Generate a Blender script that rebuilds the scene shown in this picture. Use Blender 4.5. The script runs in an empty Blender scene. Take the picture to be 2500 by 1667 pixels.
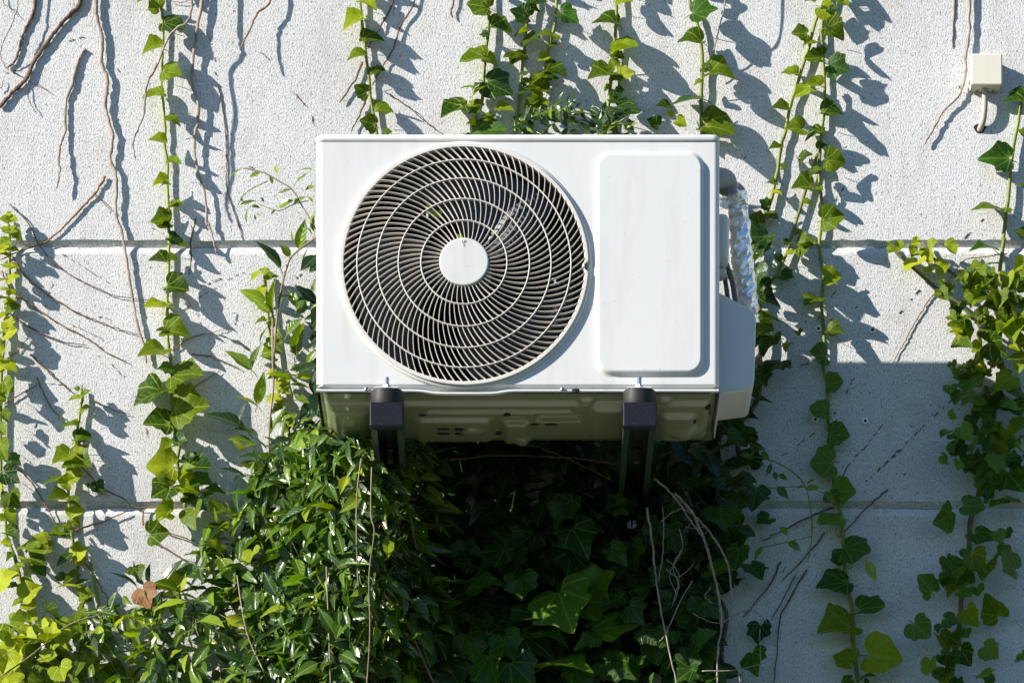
import bpy, bmesh, math, random
from mathutils import Vector, Matrix
import numpy as np
rnd = random.Random(7)
S = bpy.context.scene
COL = S.collection
R = math.radians

# ------------------------------------------------------------------ camera, sky, sun, exposure
FPX = 11515.0            # focal length in photo pixels (photo 2500 x 1667)
VX, VY = 1250.0, 4300.0  # vanishing point of the lines that run into the wall
DW = 10.0                # camera to wall
CZ = 1.6                 # eye height
cam = bpy.data.cameras.new('camera'); camo = bpy.data.objects.new('camera', cam); COL.objects.link(camo)
camo.location = (0, -DW, CZ); camo.rotation_euler = (R(90), 0, 0)
cam.sensor_width = 36.0; cam.lens = FPX / 2500.0 * 36.0
cam.shift_x = (1250.0 - VX) / 2500.0; cam.shift_y = (VY - 833.5) / 2500.0
cam.clip_end = 500.0
S.camera = camo
SUN = Vector((1.98, 1.0, -1.02)).normalized()      # direction the light travels
elev = math.asin(-SUN.z); azim = math.atan2(-SUN.x, -SUN.y)
world = bpy.data.worlds.new('World'); S.world = world; world.use_nodes = True
wn = world.node_tree
sky = wn.nodes.new('ShaderNodeTexSky'); sky.sky_type = 'NISHITA'; sky.sun_disc = False
sky.sun_elevation = elev; sky.sun_rotation = azim; sky.air_density = 1.0; sky.dust_density = 0.0; sky.ozone_density = 7.5
bg = wn.nodes['Background']; bg.inputs['Strength'].default_value = 0.08
wn.links.new(sky.outputs[0], bg.inputs[0])
sl = bpy.data.lights.new('sun', 'SUN'); sl.energy = 5.0; sl.angle = R(0.53); sl.color = (1.0, 0.945, 0.86)
so = bpy.data.objects.new('sun', sl); COL.objects.link(so)
so.rotation_euler = SUN.to_track_quat('-Z', 'Y').to_euler(); so.location = (-6, -4, 9)
S.view_settings.view_transform = 'Standard'; S.view_settings.look = 'None'
S.view_settings.exposure = 0.90; S.view_settings.gamma = 1.0
S.render.engine = 'CYCLES'
S.render.resolution_x = 1024; S.render.resolution_y = 682

# ------------------------------------------------------------------ helpers
def P(px, py, h):
    """photo pixel -> world point standing h metres in front of the wall"""
    d = DW - h
    return Vector(((px - VX) / FPX * d, -h, CZ + (VY - py) / FPX * d))
def crop(x0, y0, s):
    return lambda X, Y: (x0 + X / s, y0 + Y / s)
CA = crop(0, 0, 2.8); CB = crop(0, 500, 2.614); CC = crop(0, 1050, 2.541); CD = crop(750, 0, 2.24)
CE = crop(1650, 0, 2.529); CF = crop(1650, 560, 2.658); CG = crop(1650, 1080, 2.672); CH = crop(750, 1000, 2.351)

def empty(name, loc, label=None, cat=None, group=None):
    o = bpy.data.objects.new(name, None); COL.objects.link(o); o.location = loc; o.empty_display_size = 0.05
    if label: tag(o, label, cat, group)
    return o
def tag(o, label, cat, group=None):
    o['label'] = label; o['category'] = cat
    if group: o['group'] = group
    return o
def mesh_obj(name, verts, faces, mat, parent=None, smooth=False, loc=None, uvs=None):
    me = bpy.data.meshes.new(name); me.from_pydata([tuple(v) for v in verts], [], faces)
    if smooth: me.polygons.foreach_set('use_smooth', [True] * len(me.polygons))
    if mat is not None: me.materials.append(mat)
    me.update()
    return link(name, me, parent, loc)
def link(name, me, parent=None, loc=None):
    o = bpy.data.objects.new(name, me); COL.objects.link(o)
    if parent is not None: o.parent = parent
    if loc is not None: o.location = loc
    return o
def bm_obj(name, bm, mat, parent=None, smooth=False, bevel=0.0, segs=2, loc=None):
    if bevel > 0:
        bmesh.ops.bevel(bm, geom=bm.edges[:], offset=bevel, segments=segs, affect='EDGES', profile=0.5, clamp_overlap=True)
    bmesh.ops.recalc_face_normals(bm, faces=bm.faces[:])
    me = bpy.data.meshes.new(name); bm.to_mesh(me); bm.free()
    if smooth: me.polygons.foreach_set('use_smooth', [True] * len(me.polygons))
    me.materials.append(mat)
    return link(name, me, parent, loc)
def box_bm(x0, x1, y0, y1, z0, z1, bm=None):
    bm = bm or bmesh.new()
    v = [bm.verts.new((x, y, z)) for x in (x0, x1) for y in (y0, y1) for z in (z0, z1)]
    for f in ((0,1,3,2),(4,6,7,5),(0,4,5,1),(2,3,7,6),(0,2,6,4),(1,5,7,3)): bm.faces.new([v[i] for i in f])
    return bm
def tube_data(pts, radii, sides=7, cap=True):
    pts = [Vector(p) for p in pts]; n = len(pts)
    if not hasattr(radii, '__len__'): radii = [radii] * n
    vs, fs = [], []
    T0 = (pts[1] - pts[0]).normalized()
    ref = Vector((0, 1, 0)) if abs(T0.y) < 0.9 else Vector((1, 0, 0))
    U = (ref - T0 * ref.dot(T0)).normalized()
    for i in range(n):
        T = (pts[min(i+1, n-1)] - pts[max(i-1, 0)]).normalized()
        U = (U - T * U.dot(T)).normalized(); V = T.cross(U)
        for k in range(sides):
            a = 2 * math.pi * k / sides
            vs.append(pts[i] + (U * math.cos(a) + V * math.sin(a)) * radii[i])
    for i in range(n - 1):
        for k in range(sides):
            a, b = i * sides + k, i * sides + (k + 1) % sides
            fs.append((a, b, b + sides, a + sides))
    if cap:
        fs.append(tuple(range(sides - 1, -1, -1))); fs.append(tuple((n - 1) * sides + k for k in range(sides)))
    return vs, fs
def smooth_path(pts, sub=4):
    pts = [Vector(p) for p in pts]
    if len(pts) < 3: return pts
    out = []
    for i in range(len(pts) - 1):
        p0, p1, p2, p3 = pts[max(i-1,0)], pts[i], pts[i+1], pts[min(i+2,len(pts)-1)]
        for k in range(sub):
            t = k / sub
            out.append(0.5 * ((2*p1) + (p2-p0)*t + (2*p0-5*p1+4*p2-p3)*t*t + (3*p1-p0-3*p2+p3)*t**3))
    out.append(pts[-1]); return out
def tube(name, pts, radii, mat, parent=None, sides=7):
    v, f = tube_data(pts, radii, sides); return mesh_obj(name, v, f, mat, parent, True)

# ------------------------------------------------------------------ materials
class NT:
    def __init__(s, name):
        s.m = bpy.data.materials.new(name); s.m.use_nodes = True; s.t = s.m.node_tree
        s.b = s.t.nodes['Principled BSDF']; s.o = s.t.nodes['Material Output']
    def n(s, typ, **kw):
        x = s.t.nodes.new('ShaderNode' + typ)
        for k, v in kw.items():
            if hasattr(x, k) and not isinstance(v, tuple): setattr(x, k, v)
        return x
    def l(s, a, b): s.t.links.new(a, b)
    def math(s, op, a, b=None, c=None):
        x = s.t.nodes.new('ShaderNodeMath'); x.operation = op
        for i, v in enumerate((a, b, c)):
            if v is None: continue
            if isinstance(v, (int, float)): x.inputs[i].default_value = v
            else: s.l(v, x.inputs[i])
        return x.outputs[0]
    def mapr(s, v, a, b, c, d):
        x = s.t.nodes.new('ShaderNodeMapRange'); s.l(v, x.inputs[0])
        for i, q in enumerate((a, b, c, d)): x.inputs[i+1].default_value = q
        return x.outputs[0]
    def coord(s, which='Object', scale=(1,1,1)):
        c = s.n('TexCoord'); mp = s.n('Mapping'); s.l(c.outputs[which], mp.inputs[0]); mp.inputs['Scale'].default_value = scale
        return mp.outputs[0]
    def noise(s, vec, scale, detail=4, rough=0.55):
        x = s.n('TexNoise'); s.l(vec, x.inputs['Vector']); x.inputs['Scale'].default_value = scale
        x.inputs['Detail'].default_value = detail; x.inputs['Roughness'].default_value = rough
        return x.outputs['Fac']
    def ramp(s, v, stops):
        x = s.n('ValToRGB'); s.l(v, x.inputs[0]); e = x.color_ramp.elements
        while len(e) < len(stops): e.new(0.5)
        for i, (p, c) in enumerate(stops): e[i].position = p; e[i].color = (*c, 1)
        return x.outputs[0]
    def mix(s, f, a, b, mode='MIX'):
        x = s.n('MixRGB'); x.blend_type = mode
        for i, v in enumerate((f, a, b)):
            if isinstance(v, (int, float)): x.inputs[i].default_value = v
            elif isinstance(v, tuple): x.inputs[i].default_value = (*v, 1)
            else: s.l(v, x.inputs[i])
        return x.outputs[0]
    def bump(s, h, strength, dist, nrm=None):
        x = s.n('Bump'); s.l(h, x.inputs['Height']); x.inputs['Strength'].default_value = strength; x.inputs['Distance'].default_value = dist
        if nrm is not None: s.l(nrm, x.inputs['Normal'])
        return x.outputs[0]
    def base(s, c, rough=0.5, metal=0.0, spec=0.5):
        if isinstance(c, tuple): s.b.inputs['Base Color'].default_value = (*c, 1)
        else: s.l(c, s.b.inputs['Base Color'])
        if isinstance(rough, (int, float)): s.b.inputs['Roughness'].default_value = rough
        else: s.l(rough, s.b.inputs['Roughness'])
        s.b.inputs['Metallic'].default_value = metal; s.b.inputs['Specular IOR Level'].default_value = spec
        return s.m

def wall_material(name, smooth=False):
    n = NT(name)
    big = n.noise(n.coord('Object', (1, 1, 0.6)), 2.2, 5, 0.6)
    mid = n.noise(n.coord('Object', (1, 1, 0.35)), 14, 5, 0.65)
    col = n.ramp(big, [(0.25, (0.60, 0.585, 0.565)), (0.5, (0.71, 0.705, 0.70)), (0.75, (0.77, 0.77, 0.775))])
    col = n.mix(n.mapr(mid, 0.50, 0.75, 0.0, 0.34), col, (0.40, 0.35, 0.28))
    strk = n.noise(n.coord('Object', (1, 1, 0.07)), 11, 5, 0.65)
    col = n.mix(n.mapr(strk, 0.52, 0.78, 0.0, 0.30), col, (0.43, 0.40, 0.36))
    grain = n.coord('Object', (1.0, 1.0, 0.55))
    g1 = n.noise(grain, 400, 3, 0.6); g2 = n.noise(grain, 900, 3, 0.65)
    col = n.mix(n.mapr(g1, 0.30, 0.60, 0.75, 0.0), col, (0.27, 0.265, 0.26))
    vo = n.n('TexVoronoi'); vo.feature = 'SMOOTH_F1'; n.l(grain, vo.inputs['Vector']); vo.inputs['Scale'].default_value = 380
    pits = n.mapr(vo.outputs['Distance'], 0.05, 0.5, 0.0, 1.0)
    h = n.math('ADD', n.math('MULTIPLY', n.mapr(g1, 0.34, 0.55, 0.0, 1.0), 0.42), n.math('MULTIPLY', g2, 0.6))
    h = n.math('SUBTRACT', h, n.math('MULTIPLY', pits, 0.22))
    # deep little pits
    pn = n.noise(n.coord('Object', (1.0, 1.0, 0.42)), 270, 2, 0.5)
    pit = n.mapr(pn, 0.62, 0.70, 0.0, 1.0)
    h = n.math('SUBTRACT', h, n.math('MULTIPLY', pit, 1.0))
    col = n.mix(n.math('MULTIPLY', pit, 0.6), col, (0.16, 0.155, 0.15))
    lo = n.noise(grain, 30, 2, 0.5)
    nb = n.bump(lo, 0.35, 0.004)
    nb = n.bump(h, 0.12 if smooth else 1.0, 0.0013, nb)
    n.l(nb, n.b.inputs['Normal'])
    return n.base(col, 0.9, 0, 0.2)
M = {}
M['wall'] = wall_material('wall_stucco')
M['wall_smooth'] = wall_material('wall_joint_band', True)
def leaf_material(name, dark, light, vein, kind, trans, rough=0.38, yellow=None, spec=0.45):
    n = NT(name)
    oi = n.n('ObjectInfo'); ge = n.n('NewGeometry')
    r = n.math('FRACT', n.math('ADD', n.math('MULTIPLY', oi.outputs['Random'], 7.31), ge.outputs['Random Per Island']))
    stops = [(0.0, dark), (0.6, tuple((a+b)/2 for a, b in zip(dark, light))), (1.0, light)]
    if yellow: stops = [(0.0, dark), (0.5, tuple((a+b)/2 for a, b in zip(dark, light))), (0.88, light), (1.0, yellow)]
    col = n.ramp(r, stops)
    uv = n.n('UVMap'); sep = n.n('SeparateXYZ'); n.l(uv.outputs[0], sep.inputs[0])
    u, v = sep.outputs[0], sep.outputs[1]
    au = n.math('ABSOLUTE', u)
    if kind == 'ivy':
        a = n.math('ARCTAN2', u, n.math('ADD', v, 0.02))
        q = 0.66
        rd = n.math('MULTIPLY', n.math('ROUND', n.math('DIVIDE', a, q)), q)
        rr = n.math('SQRT', n.math('ADD', n.math('MULTIPLY', u, u), n.math('MULTIPLY', v, v)))
        d1 = n.math('MULTIPLY', n.math('ABSOLUTE', n.math('SUBTRACT', a, rd)), rr)
        w = n.math('FRACT', n.math('SUBTRACT', n.math('MULTIPLY', rr, 5.5), n.math('MULTIPLY', d1, 6.0)))
        d2 = n.math('MULTIPLY', n.math('ABSOLUTE', n.math('SUBTRACT', w, 0.5)), 0.16)
    else:
        d1 = au
        w = n.math('FRACT', n.math('SUBTRACT', n.math('MULTIPLY', v, 6.0), n.math('MULTIPLY', au, 9.0)))
        d2 = n.math('MULTIPLY', n.math('ABSOLUTE', n.math('SUBTRACT', w, 0.5)), 0.14)
    m1 = n.mapr(d1, 0.006, 0.026, 1.0, 0.0); m2 = n.mapr(d2, 0.002, 0.016, 0.45, 0.0)
    vm = n.math('MAXIMUM', m1, m2)
    tx = n.noise(n.coord('Object'), 9 if kind == 'ivy' else 6, 4)
    col = n.mix(n.mapr(tx, 0.35, 0.7, 0.0, 0.35), col, tuple(c * 0.55 for c in dark))
    col = n.mix(n.math('MULTIPLY', vm, 0.55), col, vein)
    n.l(n.bump(n.math('SUBTRACT', n.math('MULTIPLY', tx, 0.6), vm), 0.5, 0.0014), n.b.inputs['Normal'])
    n.base(col, rough, 0, spec)
    tr = n.n('BsdfTranslucent'); tc = n.mix(1.0, col, trans, 'MULTIPLY'); n.l(tc, tr.inputs[0])
    mx = n.n('MixShader'); mx.inputs[0].default_value = 0.28
    n.l(n.b.outputs[0], mx.inputs[1]); n.l(tr.outputs[0], mx.inputs[2]); n.l(mx.outputs[0], n.o.inputs[0])
    return n.m
M['ivy'] = leaf_material('ivy_leaf', (0.016, 0.050, 0.002), (0.15, 0.215, 0.005), (0.28, 0.34, 0.05), 'ivy', (2.6, 2.5, 0.5), 0.45, (0.29, 0.34, 0.010), 0.16)
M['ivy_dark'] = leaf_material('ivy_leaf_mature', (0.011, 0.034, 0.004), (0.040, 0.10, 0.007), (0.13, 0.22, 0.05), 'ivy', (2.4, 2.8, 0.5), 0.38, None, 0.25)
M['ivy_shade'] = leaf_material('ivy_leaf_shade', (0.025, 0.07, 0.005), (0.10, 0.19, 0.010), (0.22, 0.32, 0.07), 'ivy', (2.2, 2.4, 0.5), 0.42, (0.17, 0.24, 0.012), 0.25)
M['ivy_young'] = leaf_material('ivy_leaf_young', (0.16, 0.23, 0.006), (0.38, 0.42, 0.010), (0.5, 0.54, 0.12), 'ivy', (1.5, 1.5, 0.4), 0.5, None, 0.15)
M['clem'] = leaf_material('climber_leaf', (0.022, 0.062, 0.006), (0.18, 0.28, 0.012), (0.34, 0.42, 0.08), 'clem', (2.3, 2.2, 0.4), 0.27, (0.36, 0.40, 0.014), 0.5)
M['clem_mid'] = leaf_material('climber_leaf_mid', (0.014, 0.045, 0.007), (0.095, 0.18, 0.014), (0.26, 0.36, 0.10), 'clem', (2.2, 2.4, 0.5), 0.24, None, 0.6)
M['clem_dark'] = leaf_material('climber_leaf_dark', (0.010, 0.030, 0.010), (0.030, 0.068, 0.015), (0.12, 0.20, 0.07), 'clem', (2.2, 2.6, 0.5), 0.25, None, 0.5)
M['dead'] = leaf_material('withered_leaf', (0.20, 0.08, 0.02), (0.32, 0.14, 0.04), (0.3, 0.2, 0.1), 'ivy', (1.2, 0.9, 0.5), 0.6)
def stem_material(name, a, b, scale=60, rough=0.6, stretch=0.15, bump=0.5):
    n = NT(name); t = n.noise(n.coord('Object', (1, 1, stretch)), scale, 5, 0.65)
    t2 = n.noise(n.coord('Object'), 9, 3)
    c = n.ramp(n.math('ADD', n.math('MULTIPLY', t, 0.65), n.math('MULTIPLY', t2, 0.35)), [(0.36, a), (0.62, b)])
    n.l(n.bump(t, bump, 0.002), n.b.inputs['Normal'])
    return n.base(c, rough, 0, 0.3)
M['stem'] = stem_material('ivy_stem', (0.08, 0.11, 0.015), (0.25, 0.30, 0.04), 40, 0.5)
M['stem_dark'] = stem_material('ivy_stem_old', (0.07, 0.075, 0.03), (0.15, 0.14, 0.06), 60, 0.7)
M['dry'] = stem_material('dry_stem', (0.16, 0.12, 0.095), (0.42, 0.36, 0.31), 220, 0.85, 0.2, 0.9)
M['bark'] = stem_material('dark_bark', (0.05, 0.03, 0.022), (0.20, 0.13, 0.09), 200, 0.9, 0.2, 1.0)
M['twig'] = stem_material('brown_twig', (0.13, 0.065, 0.03), (0.28, 0.16, 0.08), 180, 0.7, 0.2, 0.6)
M['climber_stem'] = stem_material('climber_stem', (0.15, 0.10, 0.07), (0.30, 0.25, 0.17), 60, 0.6)
def paint(name, c, rough, dirt=0.0, dcol=(0.25, 0.22, 0.16), spec=0.5, grain=0.0):
    n = NT(name)
    t = n.noise(n.coord('Object', (1, 1, 0.15)), 18, 5, 0.6); t2 = n.noise(n.coord('Object'), 4, 4)
    f = n.math('MULTIPLY', n.mapr(t, 0.5, 0.75, 0.0, 1.0), dirt)
    col = n.mix(f, c, dcol)
    sp = n.noise(n.coord('Object'), 260, 1, 0.5)
    col = n.mix(n.math('MULTIPLY', n.mapr(sp, 0.775, 0.80, 0.0, 1.0), min(0.8, dirt * 3)), col, (0.2, 0.18, 0.15))
    if grain > 0:
        gn = n.noise(n.coord('Object'), 900, 2, 0.5); n.l(n.bump(gn, grain, 0.0004), n.b.inputs['Normal'])
    rg = n.mapr(t2, 0.3, 0.7, rough * 0.85, rough * 1.15)
    return n.base(col, rg, 0, spec)
M['ac_white'] = paint('ac_white_paint', (0.62, 0.615, 0.60), 0.45, 0.42, (0.44, 0.42, 0.38), grain=0.2)
M['ac_plastic'] = paint('ac_grille_plastic', (0.64, 0.60, 0.545), 0.42, 0.15, (0.3, 0.24, 0.17))
M['ac_pan'] = paint('ac_base_pan_bounce_tint', (0.29, 0.29, 0.18), 0.20, 0.3, (0.22, 0.20, 0.12), 0.6)  # olive base colour stands in for green light bounced up from the grass
M['ac_cover'] = paint('ac_side_cover_plastic', (0.62, 0.62, 0.61), 0.38, 0.14, (0.25, 0.20, 0.14), 0.5)
M['shroud'] = paint('fan_shroud_plastic', (0.05, 0.045, 0.04), 0.5, 0.1)
M['fan'] = paint('fan_blade_plastic', (0.02, 0.025, 0.04), 0.35, 0.1)
M['coil'] = paint('coil_fins', (0.012, 0.012, 0.014), 0.7, 0.2, (0.02, 0.02, 0.01))
M['black'] = paint('dark_opening', (0.008, 0.008, 0.008), 0.8)
M['rubber'] = paint('black_rubber', (0.016, 0.014, 0.015), 0.55, 0.25, (0.06, 0.045, 0.04), 0.3)
M['bracket'] = paint('bracket_dark_green_paint', (0.035, 0.062, 0.045), 0.24, 0.2, (0.06, 0.06, 0.03))
M['cap'] = NT('bracket_end_cap'); _n = M['cap']
_sp = _n.noise(_n.coord('Object'), 520, 2, 0.6)
_c = _n.mix(_n.mapr(_sp, 0.69, 0.75, 0.0, 0.45), (0.009, 0.010, 0.016), (0.40, 0.40, 0.42))
_n.l(_n.bump(_n.noise(_n.coord('Object'), 700, 2), 0.3, 0.0005), _n.b.inputs['Normal']); M['cap'] = _n.base(_c, 0.5, 0, 0.22)
def metal(name, c, rough, bumps=0.0, scale=60):
    n = NT(name)
    if bumps:
        v = n.n('TexVoronoi'); n.l(n.coord('Object', (1, 1, 0.5)), v.inputs['Vector']); v.inputs['Scale'].default_value = scale
        v2 = n.noise(n.coord('Object'), scale * 0.6, 3)
        n.l(n.bump(n.math('ADD', v.outputs['Distance'], v2), bumps, 0.006), n.b.inputs['Normal'])
    return n.base(c, rough, 1.0)
M['zinc'] = metal('zinc_plated_steel', (0.62, 0.63, 0.66), 0.3)
M['foil'] = metal('aluminium_foil_wrap', (0.92, 0.92, 0.92), 0.36)
M['foam'] = paint('grey_pipe_foam', (0.30, 0.30, 0.30), 0.65, 0.4, (0.13, 0.11, 0.08), grain=0.5)
M['tape'] = paint('white_pipe_tape', (0.55, 0.55, 0.55), 0.5, 0.1)
M['cable'] = paint('dark_cable', (0.10, 0.10, 0.10), 0.5)
M['jbox'] = paint('yellowed_box_plastic', (0.63, 0.60, 0.50), 0.55, 0.10, (0.35, 0.30, 0.2), grain=0.4)
M['conduit'] = paint('beige_cable', (0.42, 0.36, 0.30), 0.55, 0.1)
M['plug'] = paint('white_wall_plug', (0.85, 0.86, 0.87), 0.4, 0.05)
_n = NT('grass_ground'); M['grass'] = _n.base(_n.ramp(_n.noise(_n.coord('Object'), 3, 6, 0.7), [(0.35, (0.025, 0.042, 0.010)), (0.65, (0.05, 0.075, 0.018))]), 0.9, 0, 0.2)

# ------------------------------------------------------------------ ground and wall
g = mesh_obj('ground', [(-40, -60, 0), (40, -60, 0), (40, 0.3, 0), (-40, 0.3, 0)], [(0, 1, 2, 3)], M['grass']); g['kind'] = 'structure'
def wz(py): return CZ + (VY - py) / FPX * DW
wall = empty('wall', (0, 0, 0), 'rough pale grey stucco wall of broad panels with recessed horizontal joints', 'wall')
joints = [(586.0 + 637.0 * k, 622.0 + 637.0 * k) for k in range(-5, 6)]   # lower edge of upper panel, upper edge of lower panel
XW = 7.0
rows = [(None, joints[0][0])] + [(joints[i][1], joints[i+1][0]) for i in range(len(joints)-1)] + [(joints[-1][1], None)]
for top, bot in rows:
    zt = wz(top) if top is not None else wz(joints[0][0]) + 0.5
    zb = wz(bot) if bot is not None else -0.2
    if zt < -0.1: continue
    nx, prof = 2, []
    if top is not None: prof += [(0.013, zt + 0.0175), (0.006, zt + 0.0165), (0.0005, zt + 0.004), (0.0, zt)]
    else: prof += [(0.0, zt)]
    prof += [(0.0, zb)]
    if bot is not None: prof += [(0.0025, zb - 0.002), (0.013, zb - 0.013)]
    vs, fs = [], []
    xsw = [-XW] + [-1.5 + 3.0 * k / 260 for k in range(261)] + [XW]
    jt = jb_ = 0.0
    for x in xsw:
        jt = jt * .8 + rnd.gauss(0, .0006); jb_ = jb_ * .8 + rnd.gauss(0, .0006)
        for k, (y, z) in enumerate(prof):
            j = 0.0 if (k == 0 or k == len(prof) - 1) else (jt if z > (zt + zb) / 2 else jb_)
            vs.append((x, y, z + j))
        vs.append((x, 0.2, prof[-1][1])); vs.append((x, 0.2, prof[0][1]))
    m = len(prof) + 2
    for q in range(len(xsw) - 1):
        for i in range(m): fs.append((q*m + i, q*m + (i+1) % m, (q+1)*m + (i+1) % m, (q+1)*m + i))
    e_ = (len(xsw) - 1) * m
    fs.append(tuple(range(m))[::-1]); fs.append(tuple(range(e_, e_ + m)))
    o = mesh_obj('wall_panel', vs, fs, M['wall'], wall)
    o.data.materials.append(M['wall_smooth'])
    if top is not None:
        for q in range(len(xsw) - 1):
            for i in range(3): o.data.polygons[q*m + i].material_index = 1
o = bm_obj('joint_filler', box_bm(-XW + .01, XW - .01, 0.013, 0.19, 0.0, wz(joints[0][0]) + 0.4), M['black'], wall)

# ------------------------------------------------------------------ air conditioner
FY = 0.60; BY = 0.27
def FP(px, py, h=FY): return P(px, py, h)
acx = (FP(772, 900).x + FP(1757, 900).x) / 2
ac = empty('air_conditioner', (acx, -0.435, FP(0, 955).z), 'white outdoor air conditioner unit with round spiral fan grille on wall brackets', 'air conditioner')
AO = Vector(ac.location)
def L(v): return Vector(v) - AO        # world -> unit space
def acmesh(name, vs, fs, mat, parent=ac, smooth=False): return mesh_obj(name, [L(v) for v in vs], fs, mat, parent, smooth)
def acbm(name, bm, mat, smooth=False, bevel=0, segs=2, parent=ac):
    bmesh.ops.translate(bm, verts=bm.verts[:], vec=-AO); return bm_obj(name, bm, mat, parent, smooth, bevel, segs)
PX = 1.0 / (FPX / (DW - FY))            # metres per photo pixel on the front face
gc = FP(1133, 648); RZ = 0.970
def dome(r): return -.013 * max(0.0, 1 - (r / (296 * PX)) ** 2)      # the grille bulges slightly forward
xl, xr = FP(772, 0).x, FP(1757, 0).x; xfl, xfr = FP(788, 0).x, FP(1744, 0).x
zt, zb = FP(0, 347).z, FP(0, 938).z
# front sheet with round opening
angs = [2 * math.pi * k / 120 for k in range(120)]
for cx, cz in ((xfl, zt), (xfr, zt), (xfl, zb), (xfr, zb)): angs.append(math.atan2(cz - gc.z, cx - gc.x) % (2 * math.pi))
angs.sort(); n = len(angs); vs, fs = [], []
for a in angs:
    c, s = math.cos(a), math.sin(a)
    vs.append((gc.x + 300 * PX * c, -FY, gc.z + 300 * PX * RZ * s if False else gc.z + min(300 * PX * RZ, (gc.z - zb) - 0.0005) * s))
    t = min([(xfr - gc.x) / c if c > 1e-6 else 9, (xfl - gc.x) / c if c < -1e-6 else 9, (zt - gc.z) / s if s > 1e-6 else 9, (zb - gc.z) / s if s < -1e-6 else 9])
    vs.append((gc.x + t * c, -FY, gc.z + t * s))
for i in range(n):
    j = (i + 1) % n; fs.append((2*i, 2*i+1, 2*j+1, 2*j))
acmesh('front_sheet', vs, fs, M['ac_white'])
# side sheets with rounded front edges
def side(xe, xf, name):
    sg = 1 if xf > xe else -1
    prof = [(xf, -FY)]
    w = abs(xf - xe)
    for k in range(1, 7):
        a = math.pi / 2 * k / 6; prof.append((xe + sg * w * (1 - math.sin(a)), -FY + 0.014 * (1 - math.cos(a))))
    prof += [(xe, -FY + 0.05), (xe, -BY), (xe + sg * 0.02, -BY)]
    vs = [(x, y, z) for z in (zb - 0.004, zt) for x, y in prof]; m = len(prof)
    acmesh(name, vs, [(i, i+1, m+i+1, m+i) for i in range(m-1)], M['ac_white'], smooth=True)
side(xl, xfl, 'side_sheet'); side(xr, xfr, 'side_sheet')
acbm('back_sheet', box_bm(FP(1480, 0).x, xr - 0.003, -BY - 0.012, -BY - 0.002, zb, zt), M['ac_white'])
# top cover
bm = box_bm(xl - 0.0012, xr + 0.0012, -FY - 0.0015, -BY + 0.004, zt + 0.0008, FP(0, 327).z)
ve = [e for e in bm.edges if abs(e.verts[0].co.z - e.verts[1].co.z) > 0.005]
bmesh.ops.bevel(bm, geom=ve, offset=0.016, segments=5, affect='EDGES', profile=0.5)
te = [e for e in bm.edges if min(v.co.z for v in e.verts) > FP(0, 327).z - 1e-4]
bmesh.ops.bevel(bm, geom=te, offset=0.008, segments=4, affect='EDGES', profile=0.5)
acbm('top_cover', bm, M['ac_white'], True)
# raised service panel
def rrect(x0, x1, z0, z1, r, seg=7):
    out = []
    for cx, cz, a0 in ((x1 - r, z1 - r, 0), (x0 + r, z1 - r, 90), (x0 + r, z0 + r, 180), (x1 - r, z0 + r, 270)):
        for k in range(seg + 1):
            a = R(a0 + 90 * k / seg); out.append((cx + r * math.cos(a), cz + r * math.sin(a)))
    return out
def X_(px): return FP(px, 0).x
def Z_(py): return FP(0, py).z
lay = []
for k, (ins, h) in enumerate([(0, 0.0002), (3, 0.0012), (7, 0.0055), (10, 0.0088), (14, 0.0098)]):
    q = ins
    lay.append([(x, -FY - h, z) for x, z in rrect(X_(1449 + q), X_(1722 - q), Z_(920 - q), Z_(369 + q), (44 - ins) * PX)])
m = len(lay[0]); vs = [v for l_ in lay for v in l_]; fs = []
for k in range(len(lay) - 1):
    for i in range(m): fs.append((k*m+i, k*m+(i+1) % m, (k+1)*m+(i+1) % m, (k+1)*m+i))
fs.append(tuple((len(lay)-1)*m + i for i in range(m)))
o = acmesh('service_panel', vs, fs, M['ac_white'], smooth=True); o.data.polygons[-1].use_smooth = False
# lower lip that dips under the grille
lip = [(-FY, 938, 0), (-FY + 0.003, 940.5, 0.2), (-FY + 0.010, 944, 0.6), (-FY + 0.011, 946.5, 0.9), (-FY + 0.003, 949, 1), (-FY - 0.0015, 951.5, 1), (-FY - 0.0015, 955.5, 1), (-FY + 0.004, 957, 1)]
xs = [772 + (1755 - 772) * k / 80 for k in range(81)]; vs, fs = [], []
for x in xs:
    d = 1 / (1 + math.exp(-(x - 1045) / 9)) * 1 / (1 + math.exp((x - 1225) / 9))
    for (y, py, w) in lip:
        q = P(x, py + 7 * d * w, FY); vs.append((q.x, y, q.z))
m = len(lip)
for i in range(len(xs) - 1):
    for k in range(m - 1): fs.append((i*m+k, (i+1)*m+k, (i+1)*m+k+1, i*m+k+1))
acmesh('lower_lip', vs, fs, M['ac_white'], smooth=True)
# base pan underside: pressed relief
zpan = Z_(957)
NXp, NYp = 220, 80
gx = np.linspace(X_(779), X_(1751), NXp); gy = np.linspace(-FY + 0.004, -BY, NYp)
GX, GY = np.meshgrid(gx, gy, indexing='ij')
def sst(a, b, x):
    t = np.clip((x - a) / (b - a), 0, 1); return t * t * (3 - 2 * t)
def plate(x0, x1, y0, y1, r=0.012):
    return sst(x0 - r, x0 + r, GX) * (1 - sst(x1 - r, x1 + r, GX)) * sst(y0 - r, y0 + r, GY) * (1 - sst(y1 - r, y1 + r, GY))
H = np.zeros_like(GX)
H -= 0.007 * plate(X_(800), X_(1735), -0.545, -0.30)
H -= 0.007 * plate(X_(1010), X_(1200), -0.46, -0.31) ; H -= 0.008 * plate(X_(1230), X_(1290), -0.44, -0.30, 0.008)
H += 0.008 * plate(X_(1310), X_(1420), -0.48, -0.43, 0.007); H -= 0.006 * plate(X_(1450), X_(1530), -0.53, -0.34)
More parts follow.
